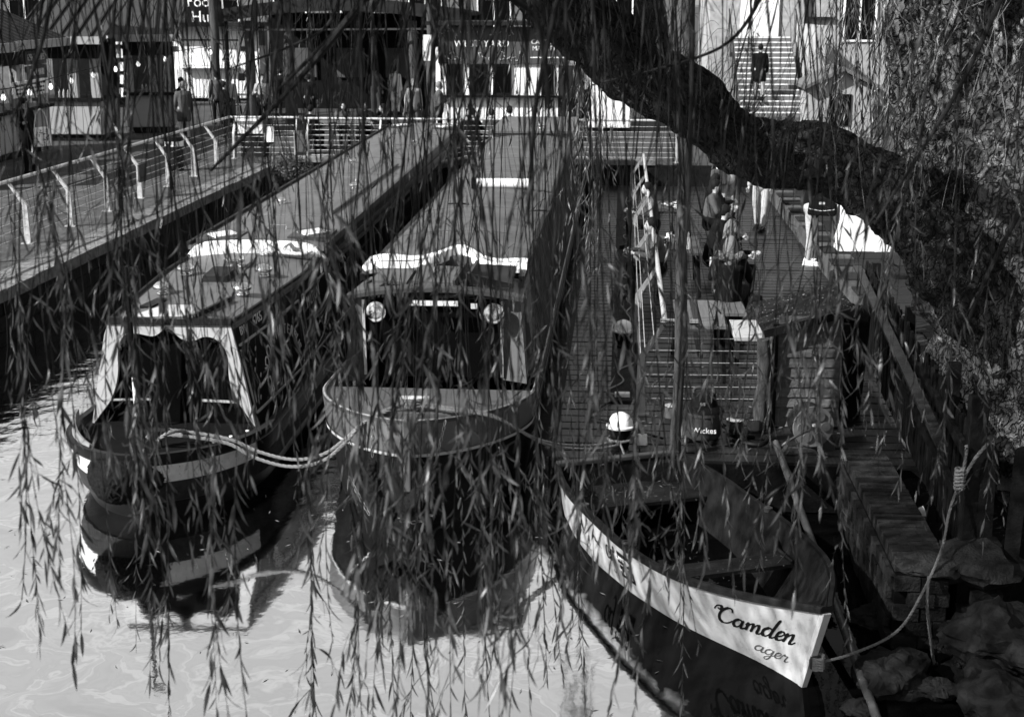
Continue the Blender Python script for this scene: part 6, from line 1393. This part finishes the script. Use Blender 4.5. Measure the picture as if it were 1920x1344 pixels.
# thicker bare branches slanting down from the crown
for (a, b_, c, dep, r_) in (((705, -30), (560, 150), (395, 320), 5.0, .012), ((720, -40), (610, 80), (520, 170), 5.5, .011), ((850, -30), (1000, 30), (1030, 220), 4.5, .010), ((1440, -30), (1350, 90), (1110, 160), 6.0, .008),
                            ((1050, -20), (1005, 200), (990, 420), 4.4, .009), ((1890, -30), (1790, 180), (1640, 420), 5.5, .010), ((1920, 380), (1850, 520), (1800, 640), 6.5, .012), ((100, -20), (70, 110), (20, 230), 4.2, .007), ((1300, 60), (1290, 380), (1262, 900), 4.2, .006), ((640, -20), (600, 60), (430, 130), 5.8, .007)):
    p = catmull([at_y(*a, dep), at_y(*b_, dep + .2), at_y(*c, dep + .3)], 10)
    MB().tube(p, [r_ * (1.25 - .7 * i / 20) for i in range(len(p))], 7).build('hanging_twig', TWIG, wt, True)
# fine shoots and moss tufts springing from the bough itself: too many to count
sh = MB()
for i in range(520):
    k = rng.uniform(3.5, 12.4); j = int(k); (pa_, ra, ya), (pb_, rb2, yb) = B[j], B[j + 1]; f = k - j; r_ = ra + (rb2 - ra) * f
    an = rng.uniform(R(10), R(150)); c_ = at_y(pa_[0] + (pb_[0] - pa_[0]) * f, pa_[1] + (pb_[1] - pa_[1]) * f, ya + (yb - ya) * f)
    tx_ = (at_y(*pb_, yb) - at_y(*pa_, ya)).normalized(); upv = Vector((0, 0, 1)); upv = (upv - tx_ * upv.dot(tx_)).normalized(); fr = Vector((0, -1, 0))
    o_ = upv * math.sin(an) + fr * math.cos(an) ; p = c_ + o_ * r_ * .95; l_ = rng.gamma(2.0, .085)
    d = o_ * l_ + Vector((rng.normal() * .35 * l_, rng.normal() * .2 * l_, .25 * l_))
    pts = [p, p + d * .5, p + d + Vector((0, 0, -.1 * l_)), p + d * 1.35 + Vector((rng.normal() * .2 * l_, 0, -.55 * l_))]
    sh.tube(catmull(pts, 3), [.0035 - .0003 * q for q in range(10)], 4)
tag(sh.build('bough_shoots', TWIG, wt), kind='stuff')
# finer bare shoots behind and between, past counting
for nm_, mt_, cnt_, (xa, xb), (ya, yb), (da, db) in (('fine_twigs', TWIG, 230, (0, 1480), (120, 820), (5, 11)), ('pale_twigs', M('pale_twig', 0.26, .6, .4, 30), 34, (1560, 1920), (60, 420), (8, 11.4))):
    ft = MB()
    for i in range(cnt_):
        tip = at_y(rng.uniform(xa, xb), rng.uniform(ya, yb), rng.uniform(da, db)); dx, dy = rng.normal() * (.3 if nm_ == 'fine_twigs' else .8), rng.normal() * .2; zt = rng.uniform(5.1, 5.8); am, p1 = rng.uniform(.01, .06), rng.uniform(0, 6.3); pts = []
        for k in range(15):
            q = k / 14; c_ = (1 - q) ** 1.7; pts.append(Vector((tip.x + dx * c_ + am * math.sin(p1 + q * 8), tip.y + dy * c_, zt + (tip.z - zt) * q)))
        ft.tube(pts, [rng.uniform(.0014, .0026) * (1.2 - .7 * k / 14) for k in range(15)], 4)
    tag(ft.build(nm_, mt_, wt, True), kind='stuff')
# the 300 leaves that show largest are leaves of their own, the rest one mass
order = sorted(range(len(leaves)), key=lambda i: -leaves[i][8]); big = set(order[:300])
for i in order[:300]:
    p, d, s_, n_, ln, wd, k, tw, _ = leaves[i]; o = link('leaf', LEAF_ME[k], tw)
    m = Matrix((s_ * wd, d * ln, n_ * wd)).transposed().to_4x4(); m.translation = p; o.matrix_local = m
rest = [i for i in range(len(leaves)) if i not in big]
def mass(name, mat, items, parent):
    N = len(items); k = len(LT); V = np.empty((N * k, 3)); F = []
    for j, i in enumerate(items):
        p, d, s_, n_, ln, wd, t, tw, _ = leaves[i]; B_ = np.array([np.array(s_) * wd, np.array(d) * ln, np.array(n_) * wd]); V[j * k:(j + 1) * k] = LEAF_T[t] @ B_ + np.array(p)
    for j in range(N): F.extend([tuple(a + j * k for a in f) for f in LFc])
    me = bpy.data.meshes.new(name); me.from_pydata(V.tolist(), [], F); me.materials.append(mat); me.polygons.foreach_set('use_smooth', [True] * len(me.polygons))
    return tag(link(name, me, parent), kind='stuff')
mass('foliage', LEAF, rest, wt)
# crown overhead: leaf curtains above the frame, over the basin corner and the bank
NC = 90000
cx = rng.uniform(-8.0, 3.5, NC); cy = rng.uniform(1.0, 12.2, NC); cz = 5.35 + rng.gamma(2.0, .75, NC)
cl_ = np.array([mnoise.noise(Vector((x * .55, y * .55, 3.1))) for x, y in zip(cx, cy)])
keep = (cl_ > rng.uniform(-.65, .35, NC)) & ~((cx < -4.5) & (cy > 9.5)) & ~((np.abs(cx) < 1.0) & (cy < 1.5))
cx, cy, cz = cx[keep], cy[keep], cz[keep]; NC = len(cx)
d = np.stack([rng.normal(0, .35, NC), rng.normal(0, .35, NC), -np.ones(NC)], 1); d /= np.linalg.norm(d, axis=1)[:, None]
a = rng.uniform(0, 6.283, NC); s_ = np.stack([np.cos(a), np.sin(a), np.zeros(NC)], 1)
Lc = rng.uniform(.10, .20, NC)[:, None]; Wc = rng.uniform(.012, .022, NC)[:, None]; P0 = np.stack([cx, cy, cz], 1)
V = np.stack([P0, P0 + d * Lc * .45 + s_ * Wc, P0 + d * Lc, P0 + d * Lc * .45 - s_ * Wc], 1).reshape(-1, 3)
me = bpy.data.meshes.new('crown'); me.vertices.add(len(V)); me.vertices.foreach_set('co', V.ravel()); me.loops.add(NC * 4); me.loops.foreach_set('vertex_index', np.arange(NC * 4))
me.polygons.add(NC); me.polygons.foreach_set('loop_start', np.arange(NC) * 4); me.update(calc_edges=True); me.materials.append(LEAF)
tag(link('crown', me, wt), kind='stuff')
print('twigs', n_twigs, 'leaves', len(leaves), 'crown', NC)
